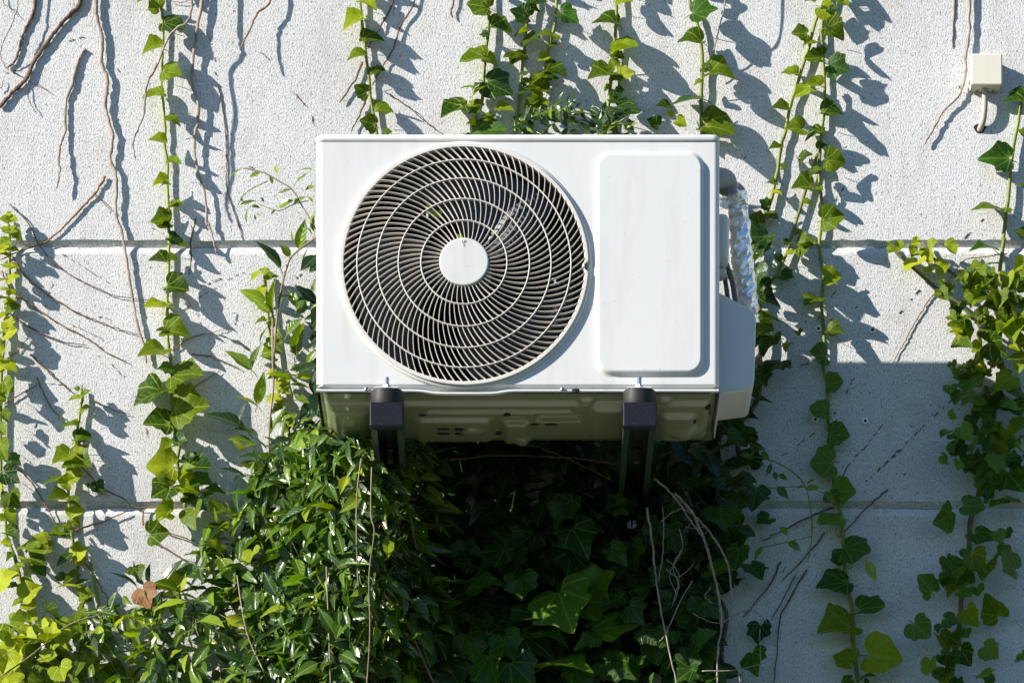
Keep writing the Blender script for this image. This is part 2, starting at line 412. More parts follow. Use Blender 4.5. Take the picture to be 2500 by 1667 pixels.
H -= 0.008 * plate(X_(1620), X_(1700), -0.49, -0.32); H += 0.005 * plate(X_(1040), X_(1400), -0.52, -0.49, 0.006)
H -= 0.005 * plate(X_(810), X_(890), -0.5, -0.33, 0.008)
for cx, cy, r in ((1280, -0.33, .02), (1432, -0.555, .016), (1622, -0.56, .016), (1150, -0.40, .022), (1690, -0.38, .03)):
    H -= 0.006 * np.exp(-(((GX - X_(cx)) ** 2 + (GY - cy) ** 2) / r ** 2) ** 2)
H *= 1.35
edge = np.minimum(np.minimum(GX - gx[0], gx[-1] - GX), gy[-1] - GY)
H += 0.014 * (1 - sst(0.0, 0.016, edge))
vs = [(GX[i, j], GY[i, j], zpan - 0.002 + H[i, j]) for i in range(NXp) for j in range(NYp)]
fs = [(i*NYp+j, i*NYp+j+1, (i+1)*NYp+j+1, (i+1)*NYp+j) for i in range(NXp-1) for j in range(NYp-1)]
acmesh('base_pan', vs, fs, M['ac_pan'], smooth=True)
acbm('base_pan_rim', box_bm(xl + 0.002, xr - 0.002, -BY - 0.006, -BY - 0.003, zpan - 0.004, zb), M['ac_pan'])
def on_pan(px, py):          # depth of an underside feature from its pixel
    d = (CZ - (zpan - 0.012)) / ((py - VY) / FPX); return Vector(((px - VX) / FPX * d, d - DW, zpan - 0.0165))
for (px, py, w, dpt) in ((1083, 1036, 33, .006), (1126, 1036, 33, .006), (1083, 1047, 33, .006), (1126, 1047, 33, .006), (1302, 1036, 32, .006), (1345, 1036, 32, .006),
                         (1219, 1057, 27, .012), (1031, 1013, 18, .006), (1238, 1013, 18, .006), (1405, 970, 18, .006), (1727, 998, 16, .012), (1695, 1024, 10, .01), (1731, 1020, 9, .008)):
    q = on_pan(px, py); pts = []
    for k in range(12):
        a = 2 * math.pi * k / 12; pts.append((q.x + w / 2 * PX * math.copysign(abs(math.cos(a)) ** 0.5, math.cos(a)), q.y + dpt * math.sin(a)))
    zz = zpan - .002 + H[int(np.argmin(abs(gx - q.x))), int(np.argmin(abs(gy - q.y)))]
    vs = [(x, y, z) for z in (zz - 0.0012, zz + 0.006) for x, y in pts]
    fs = [tuple(range(12))] + [(i, (i+1) % 12, 12+(i+1) % 12, 12+i) for i in range(12)]
    acmesh('drain_slot', vs, fs, M['black'])
# fan grille ----------------------------------------------------------
def ring_obj(name, prof, mat, parent, nseg=160, warp=None, loc=None):
    """prof: list of (r, y); closed loop revolved about Y"""
    vs, fs = [], []; m = len(prof)
    for k in range(nseg):
        a = 2 * math.pi * k / nseg
        for r, y in prof:
            if warp: r = r - warp(a, r)
            vs.append((r * math.cos(a), y, r * math.sin(a)))
    for k in range(nseg):
        for i in range(m):
            fs.append((k*m+i, ((k+1) % nseg)*m+i, ((k+1) % nseg)*m+(i+1) % m, k*m+(i+1) % m))
    return mesh_obj(name, vs, fs, mat, parent, True, loc)
def notch(a, r):
    d = (a + 0.018 + math.pi) % (2 * math.pi) - math.pi
    b = math.exp(-(d / 0.034) ** 4)
    return b * (6 if r < 299 * PX else 10) * PX
GL = L(gc)
grille = ring_obj('fan_grille', [(294*PX, .006), (294*PX, -.0085), (295.5*PX, -.010), (302.5*PX, -.010), (304*PX, -.0085), (304*PX, .006)], M['ac_plastic'], ac, 320, notch, GL)
grille.scale = (1, 1, RZ)
for p in grille.data.polygons: p.use_smooth = False
ring_obj('grille_flange', [(300*PX, -.0002), (300*PX, -.0045), (309*PX, -.0045), (311*PX, -.0025), (311*PX, -.0002)], M['ac_white'], grille, 200)
RR = [59, 105, 160, 212.5, 261, 295]
NF = [45, 65, 84, 95, 96]
def spiral(r0, r):      # angle swept between two radii (photo px); the lean grows outwards
    a = 0.0; K = 24
    for k in range(K):
        q = r0 + (r - r0) * (k + .5) / K; a += math.tan(R(-4.5 + .163 * q)) / q * (r - r0) / K
    return a
for i in range(1, 5):
    r = RR[i] * PX
    ring_obj('grille_ring', [(a_, y_ + dome(r)) for a_, y_ in ((r - 1.5*PX, -.001), (r - 1.5*PX, -.0105), (r - 0.8*PX, -.0115), (r + 0.8*PX, -.0115), (r + 1.5*PX, -.0105), (r + 1.5*PX, -.001))], M['ac_plastic'], grille, 140)
def fin_mesh(i, joined=False):
    r0, r1 = RR[i] * PX, RR[i+1] * PX; K = 5
    sl = [-9, -9, -11, -11.5, -12][i]
    pts = []
    for k in range(K):
        t = k / (K - 1); r = r0 + (r1 - r0) * t
        a = spiral(RR[i], RR[i] + (RR[i+1] - RR[i]) * t); pts.append((r, a))
    vs, fs = [], []
    for k, (r, a) in enumerate(pts):
        a2 = pts[min(k+1, K-1)]; a1 = pts[max(k-1, 0)]
        p = Vector((r*math.cos(a), 0, r*math.sin(a)))
        q2 = Vector((a2[0]*math.cos(a2[1]), 0, a2[0]*math.sin(a2[1]))); q1 = Vector((a1[0]*math.cos(a1[1]), 0, a1[0]*math.sin(a1[1])))
        T = (q2 - q1).normalized(); Nn = Vector((-T.z, 0, T.x))
        for (w, y) in ((-1.0, -.0097), (-.5, -.0105), (.5, -.0105), (1.0, -.0097), (.75, .000), (-.75, .000)):
            q = p + Nn * w * 0.82 * PX; vs.append((q.x, y + dome(r), q.z))
    m = 6
    for k in range(K - 1):
        for j in range(m): fs.append((k*m+j, k*m+(j+1) % m, (k+1)*m+(j+1) % m, (k+1)*m+j))
    return vs, fs
for i in (2, 3, 4):
    v, f = fin_mesh(i); me = bpy.data.meshes.new('grille_fin'); me.from_pydata(v, [], f); me.materials.append(M['ac_plastic'])
    for k in range(NF[i]):
        o = link('grille_fin', me, grille); o.rotation_euler = (0, -2 * math.pi * (k + 0.3 * i) / NF[i], 0)
av, af = [], []
for i in (0, 1):
    v, f = fin_mesh(i)
    for k in range(NF[i]):
        mt = Matrix.Rotation(-2 * math.pi * (k + 0.35 * i) / NF[i], 3, 'Y'); b0 = len(av)
        av += [mt @ Vector(q) for q in v]; af += [tuple(x + b0 for x in q) for q in f]
o = mesh_obj('inner_grille_fins', av, af, M['ac_plastic'], grille); o['kind'] = 'stuff'
hub = ring_obj('hub_disc', [(0.0005, -.012), (60*PX, -.012), (60*PX, -.0235), (59*PX, -.0250), (57*PX, -.0257), (0.0005, -.0257)], M['ac_white'], grille, 72)
for p in hub.data.polygons: p.use_smooth = False
def stroke(name, lines, cx, cz, s, y, w, parent, mat):
    bm = bmesh.new()
    for ln in lines:
        for a, b in zip(ln[:-1], ln[1:]):
            a = Vector((cx + a[0]*s, y, cz + a[1]*s)); b = Vector((cx + b[0]*s, y, cz + b[1]*s)); T = (b - a).normalized(); N_ = Vector((-T.z, 0, T.x)) * w
            a = a - T * w; b = b + T * w
            q = [bm.verts.new(v) for v in (a - N_, b - N_, b + N_, a + N_)]; q2 = [bm.verts.new(v.co + Vector((0, -0.0011, 0))) for v in q]
            bm.faces.new(q2); [bm.faces.new((q[i], q[(i+1) % 4], q2[(i+1) % 4], q2[i])) for i in range(4)]
    return bm_obj(name, bm, mat, parent)
stroke('up_lettering', [[(-5, 4), (-5, -2.5), (-3.8, -4), (-2.2, -4), (-1, -2.5), (-1, 4)], [(1, -4), (1, 4), (4, 4), (5, 3), (5, 1), (4, 0), (1, 0)]], 0, 49 * PX, 0.95 * PX, -.0255, 0.38 * PX, hub, M['ac_white'])
stroke('up_arrow', [[(0, -3), (0, 3)], [(-2.6, 0.4), (0, 3), (2.6, 0.4)]], 0, 40 * PX, 0.9 * PX, -.0255, 0.36 * PX, hub, M['ac_white'])
def screw(c, r, parent=ac, loc=True):
    bm = bmesh.new(); bmesh.ops.create_uvsphere(bm, u_segments=12, v_segments=6, radius=r)
    bmesh.ops.scale(bm, vec=(1, 0.55, 1), verts=bm.verts[:]); bmesh.ops.translate(bm, verts=bm.verts[:], vec=L(c))
    s = bm_obj('screw', bm, M['zinc'], parent, True)
    q = L(c); bm = box_bm(q.x - r*.6, q.x + r*.6, q.y - r*.62, q.y - r*.4, q.z - r*.14, q.z + r*.14); box_bm(q.x - r*.14, q.x + r*.14, q.y - r*.63, q.y - r*.4, q.z - r*.6, q.z + r*.6, bm)
    bm_obj('cross_slot', bm, M['black'], s)
screw(FP(895, 949, FY + .003), 0.0048); screw(FP(1374, 950, FY + .003), 0.0048); screw(FP(1435, 652, FY + .004), 0.0042)
# fan, shroud, coil ---------------------------------------------------
ring_obj('fan_shroud', [(299*PX, .001), (296*PX, .02), (286*PX, .05), (284*PX, .13), (292*PX, .15), (300*PX, .15)], M['shroud'], ac, 96, None, GL).scale = (1, 1, RZ)
fan = empty('fan', GL + Vector((0, 0.085, 0))); fan.parent = ac
bm = bmesh.new(); bmesh.ops.create_cone(bm, cap_ends=True, segments=40, radius1=.062, radius2=.055, depth=.07, matrix=Matrix.Rotation(R(90), 4, 'X')); bm_obj('fan_hub', bm, M['fan'], fan, False)
for b in range(3):
    vs, fs = [], []; A, Bn = 12, 8
    for i in range(A + 1):
        for j in range(Bn + 1):
            r = .055 + (.222 - .055) * j / Bn; wdt = 1.05 + .55 * j / Bn
            a = b * 2.0944 + 0.4 + (i / A) * wdt + .25 * (j / Bn) ** 2; vs.append((r*math.cos(a), -.035 + .075 * i / A, r*math.sin(a)))
    for i in range(A):
        for j in range(Bn): fs.append((i*(Bn+1)+j, (i+1)*(Bn+1)+j, (i+1)*(Bn+1)+j+1, i*(Bn+1)+j+1))
    mesh_obj('fan_blade', vs, fs, M['fan'], fan, True)
gaps = [(1005, 1165, 470, 480), (1040, 1075, 492, 530), (1100, 1180, 520, 532), (1115, 1175, 560, 600), (1000, 1020, 660, 690), (925, 1000, 765, 800), (940, 990, 820, 850), (925, 965, 865, 880), (1300, 1400, 455, 470), (1330, 1440, 680, 700)]
NX, NZ = 90, 60; x0, x1 = X_(776), X_(1478); z0, z1 = zpan + .002, zt; vs, fs = [], []
for j in range(NZ + 1):
    for i in range(NX + 1): vs.append((x0 + (x1-x0)*i/NX, -BY - .02, z0 + (z1-z0)*j/NZ))
for j in range(NZ):
    for i in range(NX):
        c = Vector((x0 + (x1-x0)*(i+.5)/NX, 0, z0 + (z1-z0)*(j+.5)/NZ)); d = DW - BY - .02
        px = VX + c.x * FPX / d; py = VY - (c.z - CZ) * FPX / d
        if any(a <= px <= b and u <= py <= w for a, b, u, w in gaps) and rnd.random() < .75: continue
        fs.append((j*(NX+1)+i, j*(NX+1)+i+1, (j+1)*(NX+1)+i+1, (j+1)*(NX+1)+i))
acmesh('heat_exchanger', vs, fs, M['coil'])
acbm('inner_divider', box_bm(X_(1478), X_(1480), -FY + .02, -BY - .02, zpan, zt), M['coil'])
# side cover over the valves -------------------------------------------
def CVP(px, py): return P(px, py, 0.52)
prof = [(1752, 712), (1762, 716), (1828, 751), (1840, 760), (1846, 776), (1842, 925), (1838, 945), (1828, 952), (1752, 962)]
def prism(name, prof, h0, h1, mat, bev, parent=ac, back_scale=None):
    bm = bmesh.new(); a = [bm.verts.new((CVP(*p).x, -h0, CVP(*p).z)) for p in prof]; b = [bm.verts.new((v.co.x, -h1, v.co.z)) for v in a]
    bm.faces.new(a); bm.faces.new(b[::-1]); m = len(a)
    for i in range(m): bm.faces.new((a[i], b[i], b[(i+1) % m], a[(i+1) % m]))
    bmesh.ops.recalc_face_normals(bm, faces=bm.faces[:])
    es = [e for e in bm.edges if all(abs(v.co.y + h0) < 1e-6 for v in e.verts)]
    bmesh.ops.bevel(bm, geom=es, offset=bev, segments=4, affect='EDGES', profile=0.5, clamp_overlap=True)
    return acbm(name, bm, mat)
prism('side_cover', prof, 0.52, 0.33, M['ac_cover'], 0.008)
acbm('side_flange', box_bm(xr + .0005, xr + .004, -.58, -.29, zpan - .004, Z_(880)), M['ac_white'])
acbm('valve_housing', box_bm(X_(1752), X_(1786) , -.50, -.40, Z_(600), Z_(478)), M['ac_cover'], True, 0.012, 3)
acbm('valve_collar', box_bm(X_(1752), X_(1781), -.47, -.43, Z_(622), Z_(601)), M['tape'], True, 0.006, 3)

# pipes and cables beside the unit -------------------------------------
def thing_tube(name, pts, rad, mat, label, cat, group=None, sides=12, sub=5):
    pp = smooth_path(pts, sub); base = Vector(pp[-1]); n_ = len(pp)
    if hasattr(rad, '__len__'): rr = [rad[min(int(i / (n_-1) * (len(rad)-1)), len(rad)-2)] * (1 - (i/(n_-1)*(len(rad)-1)) % 1) + rad[min(int(i / (n_-1) * (len(rad)-1)) + 1, len(rad)-1)] * ((i/(n_-1)*(len(rad)-1)) % 1) for i in range(n_)]; rr[-1] = rad[-1]
    else: rr = rad
    v, f = tube_data([p - base for p in pp], rr, sides); o = mesh_obj(name, v, f, mat, None, True, base)
    return tag(o, label, cat, group)
o = thing_tube('foil_wrapped_pipe', [P(1800, 470, .40), P(1803, 520, .38), P(1812, 620, .37), P(1822, 720, .36), P(1826, 790, .35)], [.019, .020, .0215, .022, .022], M['foil'],
           'crinkled silver foil wrapped pipe rising behind the side cover', 'pipe', None, 16, 11)
for v in o.data.vertices: v.co += Vector((rnd.uniform(-1, 1), rnd.uniform(-1, 1), rnd.uniform(-1, 1))) * 0.0026
for p in o.data.polygons: p.use_smooth = False
thing_tube('foam_pipe_elbow', [P(1738, 440, .45), P(1758, 434, .43), P(1774, 442, .40), P(1778, 466, .38)], [.019, .020, .020, .019], M['foam'], 'thick grey foam pipe elbow leaving the upper right side of the unit', 'pipe', None, 20, 6)
thing_tube('foam_pipe_bend', [P(1768, 480, .085), P(1788, 464, .085), P(1802, 478, .07), P(1804, 502, .04), P(1798, 522, -.02)], [.018, .019, .019, .018, .017], M['foam'], 'dark grey insulated pipe bending into the wall behind the foil pipe', 'pipe', None, 18, 6)
thing_tube('power_cable', [P(1765, 600, .45), P(1772, 640, .45), P(1788, 690, .44), P(1800, 770, .44)], .0055, M['cable'], 'outer dark cable curving down into the side cover', 'cable', 'cables beside the unit', 10)
thing_tube('power_cable', [P(1760, 605, .44), P(1764, 650, .43), P(1773, 700, .43), P(1782, 770, .43)], .005, M['cable'], 'inner dark cable hugging the side of the unit above the cover', 'cable', 'cables beside the unit', 10)

# brackets --------------------------------------------------------------
def bracket(cx, side_name, label):
    ztop = 4.2885; zbot = P(0, 1043, .66).z; xc = P(cx, 0, .66).x; hw = .0335
    root = empty('wall_bracket', (xc, 0, zbot - .08), label, 'bracket', 'brackets carrying the unit')
    O = Vector(root.location)
    def bb(name, bm, mat, bev=0, sm=False, par=root):
        bmesh.ops.translate(bm, verts=bm.verts[:], vec=-O); return bm_obj(name, bm, mat, par, sm, bev, 2)
    # inverted U channel with inward lips
    bm = bmesh.new(); w = hw - .002; th = .003; lp = .012
    prof = [(-w, zbot + .001), (-w, ztop), (w, ztop), (w, zbot + .001), (w - lp, zbot + .001), (w - lp, zbot + .004), (w - th, zbot + .004), (w - th, ztop - th), (-w + th, ztop - th), (-w + th, zbot + .004), (-w + lp, zbot + .004), (-w + lp, zbot + .001)]
    a = [bm.verts.new((xc + x, -.655, z)) for x, z in prof]; b = [bm.verts.new((xc + x, -.004, z)) for x, z in prof]; m = len(prof)
    for i in range(m): bm.faces.new((a[i], a[(i+1) % m], b[(i+1) % m], b[i]))
    bb('arm', bm, M['bracket'])
    bb('end_cap', box_bm(xc - hw, xc + hw, -.668, -.640, zbot, ztop + .0015), M['cap'], .0025)
    bb('wall_leg', box_bm(xc - .02, xc + .02, -.030, -.001, zbot - .08, zbot - .0005), M['bracket'], .002)
    bm = bmesh.new(); bmesh.ops.create_cone(bm, cap_ends=True, segments=12, radius1=.006, radius2=.006, depth=.05, matrix=Matrix.Translation((xc, -.40, zbot + .026))); bb('inner_bolt', bm, M['zinc'])
    bm = bmesh.new(); bmesh.ops.create_cone(bm, cap_ends=True, segments=6, radius1=.011, radius2=.011, depth=.009, matrix=Matrix.Translation((xc, -.40, zbot + .030))); bb('inner_nut', bm, M['zinc'])
    bm = bmesh.new(); bmesh.ops.create_cone(bm, cap_ends=True, segments=16, radius1=.010, radius2=.010, depth=.012, matrix=Matrix.Translation((xc, -.036, zbot - .03)) @ Matrix.Rotation(R(90), 4, 'X')); bb('anchor_bolt', bm, M['zinc'])
    # rubber mount, foot bolt and nut
    my = -.628; bm = bmesh.new(); zm = 4.3215
    bmesh.ops.create_cone(bm, cap_ends=True, segments=40, radius1=.0335, radius2=.0325, depth=zm - ztop - .002, matrix=Matrix.Translation((xc, my, (zm + ztop + .002) / 2)))
    bb('rubber_mount', bm, M['rubber'], .0015, True)
    bm = bmesh.new(); bmesh.ops.create_cone(bm, cap_ends=True, segments=6, radius1=.0088, radius2=.0088, depth=.0085, matrix=Matrix.Translation((xc, my, zm + .0075))); bb('nut', bm, M['zinc'])
    bm = bmesh.new(); zz = zm + .0115; nt = 9
    for k in range(nt): bmesh.ops.create_cone(bm, cap_ends=True, segments=14, radius1=.0048, radius2=.0041, depth=.0019, matrix=Matrix.Translation((xc, my, zz + .001 + k * .0019)))
    bb('threaded_bolt', bm, M['zinc'])
    return root
bracket(944, 'l', 'dark bracket with black rubber mount under the fan side, half hidden by leaves')
bracket(1562, 'r', 'dark bracket with black rubber mount under the plain service panel')
for cx in (944, 1562):
    q = P(cx, 0, .66); acbm('mounting_foot', box_bm(q.x - .024, q.x + .024, -.650, -.585, 4.3222, 4.3250), M['ac_white'], False, .001, 1)

# junction box, plugs ------------------------------------------------------
c = P(2409, 169, .048); jb = empty('junction_box', (c.x, -.001, P(0, 209, .048).z), 'small yellowed square junction box with a cable entering from below', 'junction box')
JO = Vector(jb.location); hw = 38.5 / (FPX / (DW - .048))
def jbb(name, bm, mat, bev=0, par=jb):
    bmesh.ops.translate(bm, verts=bm.verts[:], vec=-JO); return bm_obj(name, bm, mat, par, False, bev, 2)
jbb('box_lid', box_bm(c.x - hw, c.x + hw, -.048, -.0275, c.z - hw, c.z + hw), M['jbox'], .003)
jbb('box_body', box_bm(c.x - hw + .0015, c.x + hw - .0015, -.027, -.014, c.z - hw + .0015, c.z + hw - .0015), M['jbox'], .001)
for k, (a, b) in enumerate(((-.032, -.018), (-.014, -.006), (.008, .016), (.019, .031))):
    jbb('box_tab', box_bm(c.x + a, c.x + b, -.0145, -.004, c.z - hw + .001, c.z - hw + .012), M['jbox'], .0008)
jbb('box_back', box_bm(c.x - hw + .004, c.x + hw - .004, -.0135, -.0005, c.z - hw + .010, c.z + hw - .002), M['jbox'], .001)
pp = smooth_path([P(2404, 196, .020), P(2404, 222, .021), P(2404, 260, .020), P(2401, 292, .014), P(2394, 312, .004), P(2390, 320, -.006)], 6)
o = tube('box_cable', [p - JO for p in pp], .0062, M['conduit'], jb, 12)
hc = P(2392, 314, .0006); vs = [(0, 0, 0)] + [(.0125 * math.cos(a) * (1 + .15 * math.sin(3*a)), 0, .0105 * math.sin(a)) for a in [2*math.pi*k/20 for k in range(20)]]
o = mesh_obj('cable_hole', vs, [(0, 1 + (k+1) % 20, 1 + k) for k in range(20)], M['black'], jb, False, Vector((hc.x, -.0008, hc.z)) - JO)
for (px, py, lab) in ((1998, 803, 'white wall plug beside the tall vine, upper left of the four'), (2130, 806, 'white wall plug on the sunlit stucco, upper right of the four'),
                      (1990, 1024, 'white wall plug beside the tall vine, lower left of the four'), (2112, 1028, 'white wall plug on shaded stucco, lower right of the four')):
    q = P(px, py, .001)
    rt = ring_obj('wall_plug', [(.0032, -.0005), (.0032, -.0030), (.0042, -.0045), (.0068, -.0045), (.0075, -.0005)], M['plug'], None, 24, None, q); tag(rt, lab, 'wall plug', 'wall plugs')
    mesh_obj('plug_hole', [(.0034*math.cos(2*math.pi*k/16), -.0010, .0034*math.sin(2*math.pi*k/16)) for k in range(16)], [tuple(range(16))[::-1]], M['black'], rt)

# ------------------------------------------------------------------ leaves
def ivy_leaf(seed, lob, mat, calm=1.0):
    r = random.Random(seed)
    half = [(0.0, 0.05), (0.15, -0.12), (0.33, -0.11), (0.50, 0.03), (0.60, 0.20), (0.50, 0.33), (0.57, 0.52), (0.40, 0.60), (0.26, 0.68), (0.15, 0.84), (0.0, 1.0)]
    rnd_ = [(0.0, 0.06), (0.15, -0.11), (0.36, -0.13), (0.54, -0.02), (0.62, 0.19), (0.585, 0.36), (0.575, 0.52), (0.47, 0.66), (0.33, 0.76), (0.19, 0.88), (0.0, 0.97)]
    hp = [(a[0]*lob + b[0]*(1-lob), a[1]*lob + b[1]*(1-lob)) for a, b in zip(half, rnd_)]
    out = [(x * r.uniform(.94, 1.06), y + r.uniform(-.02, .02)) for x, y in hp] + [(-x * r.uniform(.92, 1.08), y + r.uniform(-.025, .025)) for x, y in hp[-2:0:-1]]
    o2 = []; n0 = len(out)
    for i in range(n0):
        p0, p1, p2, p3 = out[i-1], out[i], out[(i+1) % n0], out[(i+2) % n0]
        o2 += [p1, tuple((-a + 9*b + 9*c_ - d) / 16 for a, b, c_, d in zip(p0, p1, p2, p3))]
    out = o2
    c = (0.0, 0.30); N_ = len(out); fold = r.uniform(.35, 1.1); curl = r.uniform(.0, .9); wav = r.uniform(.04, .10); ph = r.uniform(0, 6); tw = r.uniform(-.5, .5); side_curl = r.uniform(-.1, .8)
    fold *= calm; curl *= calm; tw *= calm; side_curl *= calm
    def z(x, y, ro):
        a = math.atan2(x, y - .3)
        return fold * abs(x) - side_curl * x * x * 1.2 - curl * max(0, y) ** 2 * .6 + wav * math.sin(3 * a + ph) * ro ** 2 + tw * x * y * .5
    vs = [(c[0], c[1], z(0, .3, 0))]; uv = [c]
    for ro in (0.52, 1.0):
        for x, y in out:
            X, Y = c[0] + (x - c[0]) * ro, c[1] + (y - c[1]) * ro; vs.append((X, Y, z(X, Y, ro))); uv.append((X, Y))
    fs = [(0, 1 + k, 1 + (k + 1) % N_) for k in range(N_)]
    for k in range(N_): fs.append((1 + k, 1 + N_ + k, 1 + N_ + (k + 1) % N_, 1 + (k + 1) % N_))
    fs = [f[::-1] for f in fs]
    # leaf stalk
    b0 = len(vs); sp = [(0, .03, z(0, .03, .5)), (0, -.12, -.03), (r.uniform(-.08, .08), -.34, -.14)]
    for i, (x, y, zz) in enumerate(sp):
        for k in range(3):
            a = 2.094 * k; vs.append((x + .018 * math.cos(a), y, zz + .018 * math.sin(a))); uv.append((0, .3))
    for i in range(2):
        for k in range(3): fs.append((b0 + i*3 + k, b0 + i*3 + (k+1) % 3, b0 + i*3 + 3 + (k+1) % 3, b0 + i*3 + 3 + k))
    return vs, fs, uv
def lance_leaf(seed):
    r = random.Random(seed); wd = r.uniform(.19, .27); fold = r.uniform(.15, .6); curl = r.uniform(.1, .55); wav = r.uniform(.0, .03); tw = r.uniform(-.35, .35)
    vs, uv, fs = [], [], []
    ys = [0, .1, .26, .46, .66, .84, 1.0]; ws = [.10, .62, .95, 1.0, .74, .36, .02]
    for i, (y, w) in enumerate(zip(ys, ws)):
        for k in (-1, -.5, 0, .5, 1):
            x = k * w * wd; z = fold * abs(x) - curl * y * y * .55 + wav * math.sin(y * 14 + k * 2) * abs(k) + tw * x * y
            vs.append((x, y, z)); uv.append((x, y))
    for i in range(len(ys) - 1):
        for k in range(4): fs.append((i*5+k, i*5+k+1, (i+1)*5+k+1, (i+1)*5+k))
    b0 = len(vs); sp = [(0, .02, 0), (0, -.16, -.05), (0, -.3, -.12)]
    for x, y, zz in sp:
        for k in range(3): a = 2.094 * k; vs.append((x + .014*math.cos(a), y, zz + .014*math.sin(a))); uv.append((0, .3))
    for i in range(2):
        for k in range(3): fs.append((b0+i*3+k, b0+i*3+(k+1) % 3, b0+i*3+3+(k+1) % 3, b0+i*3+3+k))
    return vs, fs, uv
def leaf_mesh(name, data, mat):
    vs, fs, uv = data; me = bpy.data.meshes.new(name); me.from_pydata(vs, [], fs)
    ul = me.uv_layers.new(name='UVMap')
    li = np.zeros(len(me.loops), dtype=np.int32); me.loops.foreach_get('vertex_index', li)
    ul.data.foreach_set('uv', np.array(uv, dtype=np.float32)[li].ravel())
    me.polygons.foreach_set('use_smooth', [True] * len(me.polygons)); me.materials.append(mat); return me
POOL = {}
for key, mat, lob in (('ivy', 'ivy', .35), ('ivy_dark', 'ivy_dark', .85), ('ivy_young', 'ivy_young', .3), ('ivy_shade', 'ivy_shade', .3), ('ivy_lobed', 'ivy', .9), ('ivy_shade_lobed', 'ivy_shade', .85)):
    POOL[key] = [leaf_mesh(key + '_leaf', ivy_leaf(100 + 17*i + len(key), lob, None, {'ivy_shade': .38, 'ivy_shade_lobed': .3, 'ivy_dark': .6}.get(key, .8)), M[mat]) for i in range(9)]
LANCE = [lance_leaf(300 + i) for i in range(10)]
POOL['clem'] = [leaf_mesh('climber_leaf', d, M['clem']) for d in LANCE]
POOL['clem_mid'] = [leaf_mesh('climber_leaf_mid', d, M['clem_mid']) for d in LANCE]
POOL['clem_dark'] = [leaf_mesh('climber_leaf_dark', d, M['clem_dark']) for d in LANCE]
POOL['dead'] = [leaf_mesh('withered_leaf', ivy_leaf(900, .6, None), M['dead'])]
SUNN = Vector((-.42, -.70, .58))
def leaf_matrix(base, u, size, pitch, nrm, wide=1.0):
    u = Vector(u).normalized(); Lg = (u * math.cos(pitch) + Vector((0, -1, 0)) * math.sin(pitch)).normalized()
    N_ = nrm - Lg * nrm.dot(Lg)
    if N_.length < .05: N_ = Vector((0, -1, .2)) - Lg * Vector((0, -1, .2)).dot(Lg)
    N_.normalize(); Xa = Lg.cross(N_)
    m = Matrix((Xa * size * wide, Lg * size, N_ * size)).transposed().to_4x4(); m.translation = base
    return m
def rnormal(spread=.5, b=SUNN):
    return Vector((b.x + rnd.gauss(0, spread), b.y + rnd.gauss(0, spread * .6), b.z + rnd.gauss(0, spread))).normalized()
LS = .90
def add_leaf(root, pool, base_px, tip_px, h, wide=1.0, pitch=None, nrm=None, scale=1.0):
    b = P(*base_px, h); t = P(*tip_px, h); d = t - b
    pitch = rnd.uniform(.1, .5) if pitch is None else pitch; wide *= .90
    size = d.length / max(.55, math.cos(pitch)) * scale * LS
    # from below, the outward lean lifts the tip in view: aim the leaf lower to compensate
    up = .29 * math.sin(pitch) * size; d = d - Vector((0, 0, up * .7))
    m = leaf_matrix(b, d, size, pitch, nrm or (rnormal(.28) if not pool.startswith('ivy_shade') else rnormal(.3, Vector((-.15, -.85, .4)))), wide)
    me = rnd.choice(POOL[pool]); o = bpy.data.objects.new('leaf', me); COL.objects.link(o); o.parent = root
    o.matrix_local = Matrix.Translation(-Vector(root.location)) @ m
    return o
STEM = {}
def infill(root, n_, size, pool, h=.018, t0=0.0, t1=1.0):
    st = STEM[root.name]; m = len(st) - 1
    for k in range(n_):
        t = t0 + (t1 - t0) * (k + rnd.uniform(.1, .9)) / n_; i = min(m - 1, int(t * m)); f = t * m - i
        x, y = st[i][0] + (st[i+1][0] - st[i][0]) * f, st[i][1] + (st[i+1][1] - st[i][1]) * f
        sgn = rnd.choice((-1, 1)); sz = rnd.uniform(*size)
        add_leaf(root, rnd.choice(pool), (x, y), (x + sgn * sz, y + rnd.uniform(-.5, .6) * sz), h + rnd.uniform(-.004, .02), rnd.uniform(.95, 1.2))
def vine(stem, crop_, h=.009, r=.0034, label='', mat='stem', taper=.75, group='ivy vines climbing the wall', cat='vine', name='ivy_vine', wob=.3):
    stem = list(stem); up = stem[0][1] < 0; dn = stem[-1][1] > 1655
    if not isinstance(h, (list, tuple)):
        if up: dx = stem[0][0] - stem[1][0]; stem = [(stem[0][0] + dx * 1.5 + rnd.uniform(-15, 15), -420), (stem[0][0] + dx + rnd.uniform(-10, 10), -220)] + stem
        if dn: stem = stem + [(stem[-1][0] + rnd.uniform(-12, 12), 1760), (stem[-1][0] + rnd.uniform(-20, 20), 1900)]
    pts = [P(*p, h if not isinstance(h, (list, tuple)) else h[i]) for i, p in enumerate(stem)]
    pp = smooth_path(pts, 4); base = Vector((pp[-1].x, 0, pp[-1].z))
    for q in pp[1:-1]: q += Vector((rnd.gauss(0, .0011) * wob, rnd.gauss(0, .001) * wob, 0))
    root = empty(name, base, label, cat, group)
    n_ = len(pp); rr = [r * (taper + (1 - taper) * i / (n_ - 1)) * (1.16 if i % 9 == 4 else 1) for i in range(n_)]
    tube('stem', [q - base for q in pp], rr, M[mat], root, 8)
    STEM[root.name] = stem
    if up: infill(root, 14, (30, 52), ['ivy', 'ivy', 'ivy_dark'], .024, 0.0, 1.9 / (len(stem) - 1))
    if dn: infill(root, 7, (34, 60), ['ivy', 'ivy_dark'], .03, 1 - 2 / (len(stem) - 1), 1.0)
    return root
def C_(cr, pts): return [cr(*p) for p in pts]
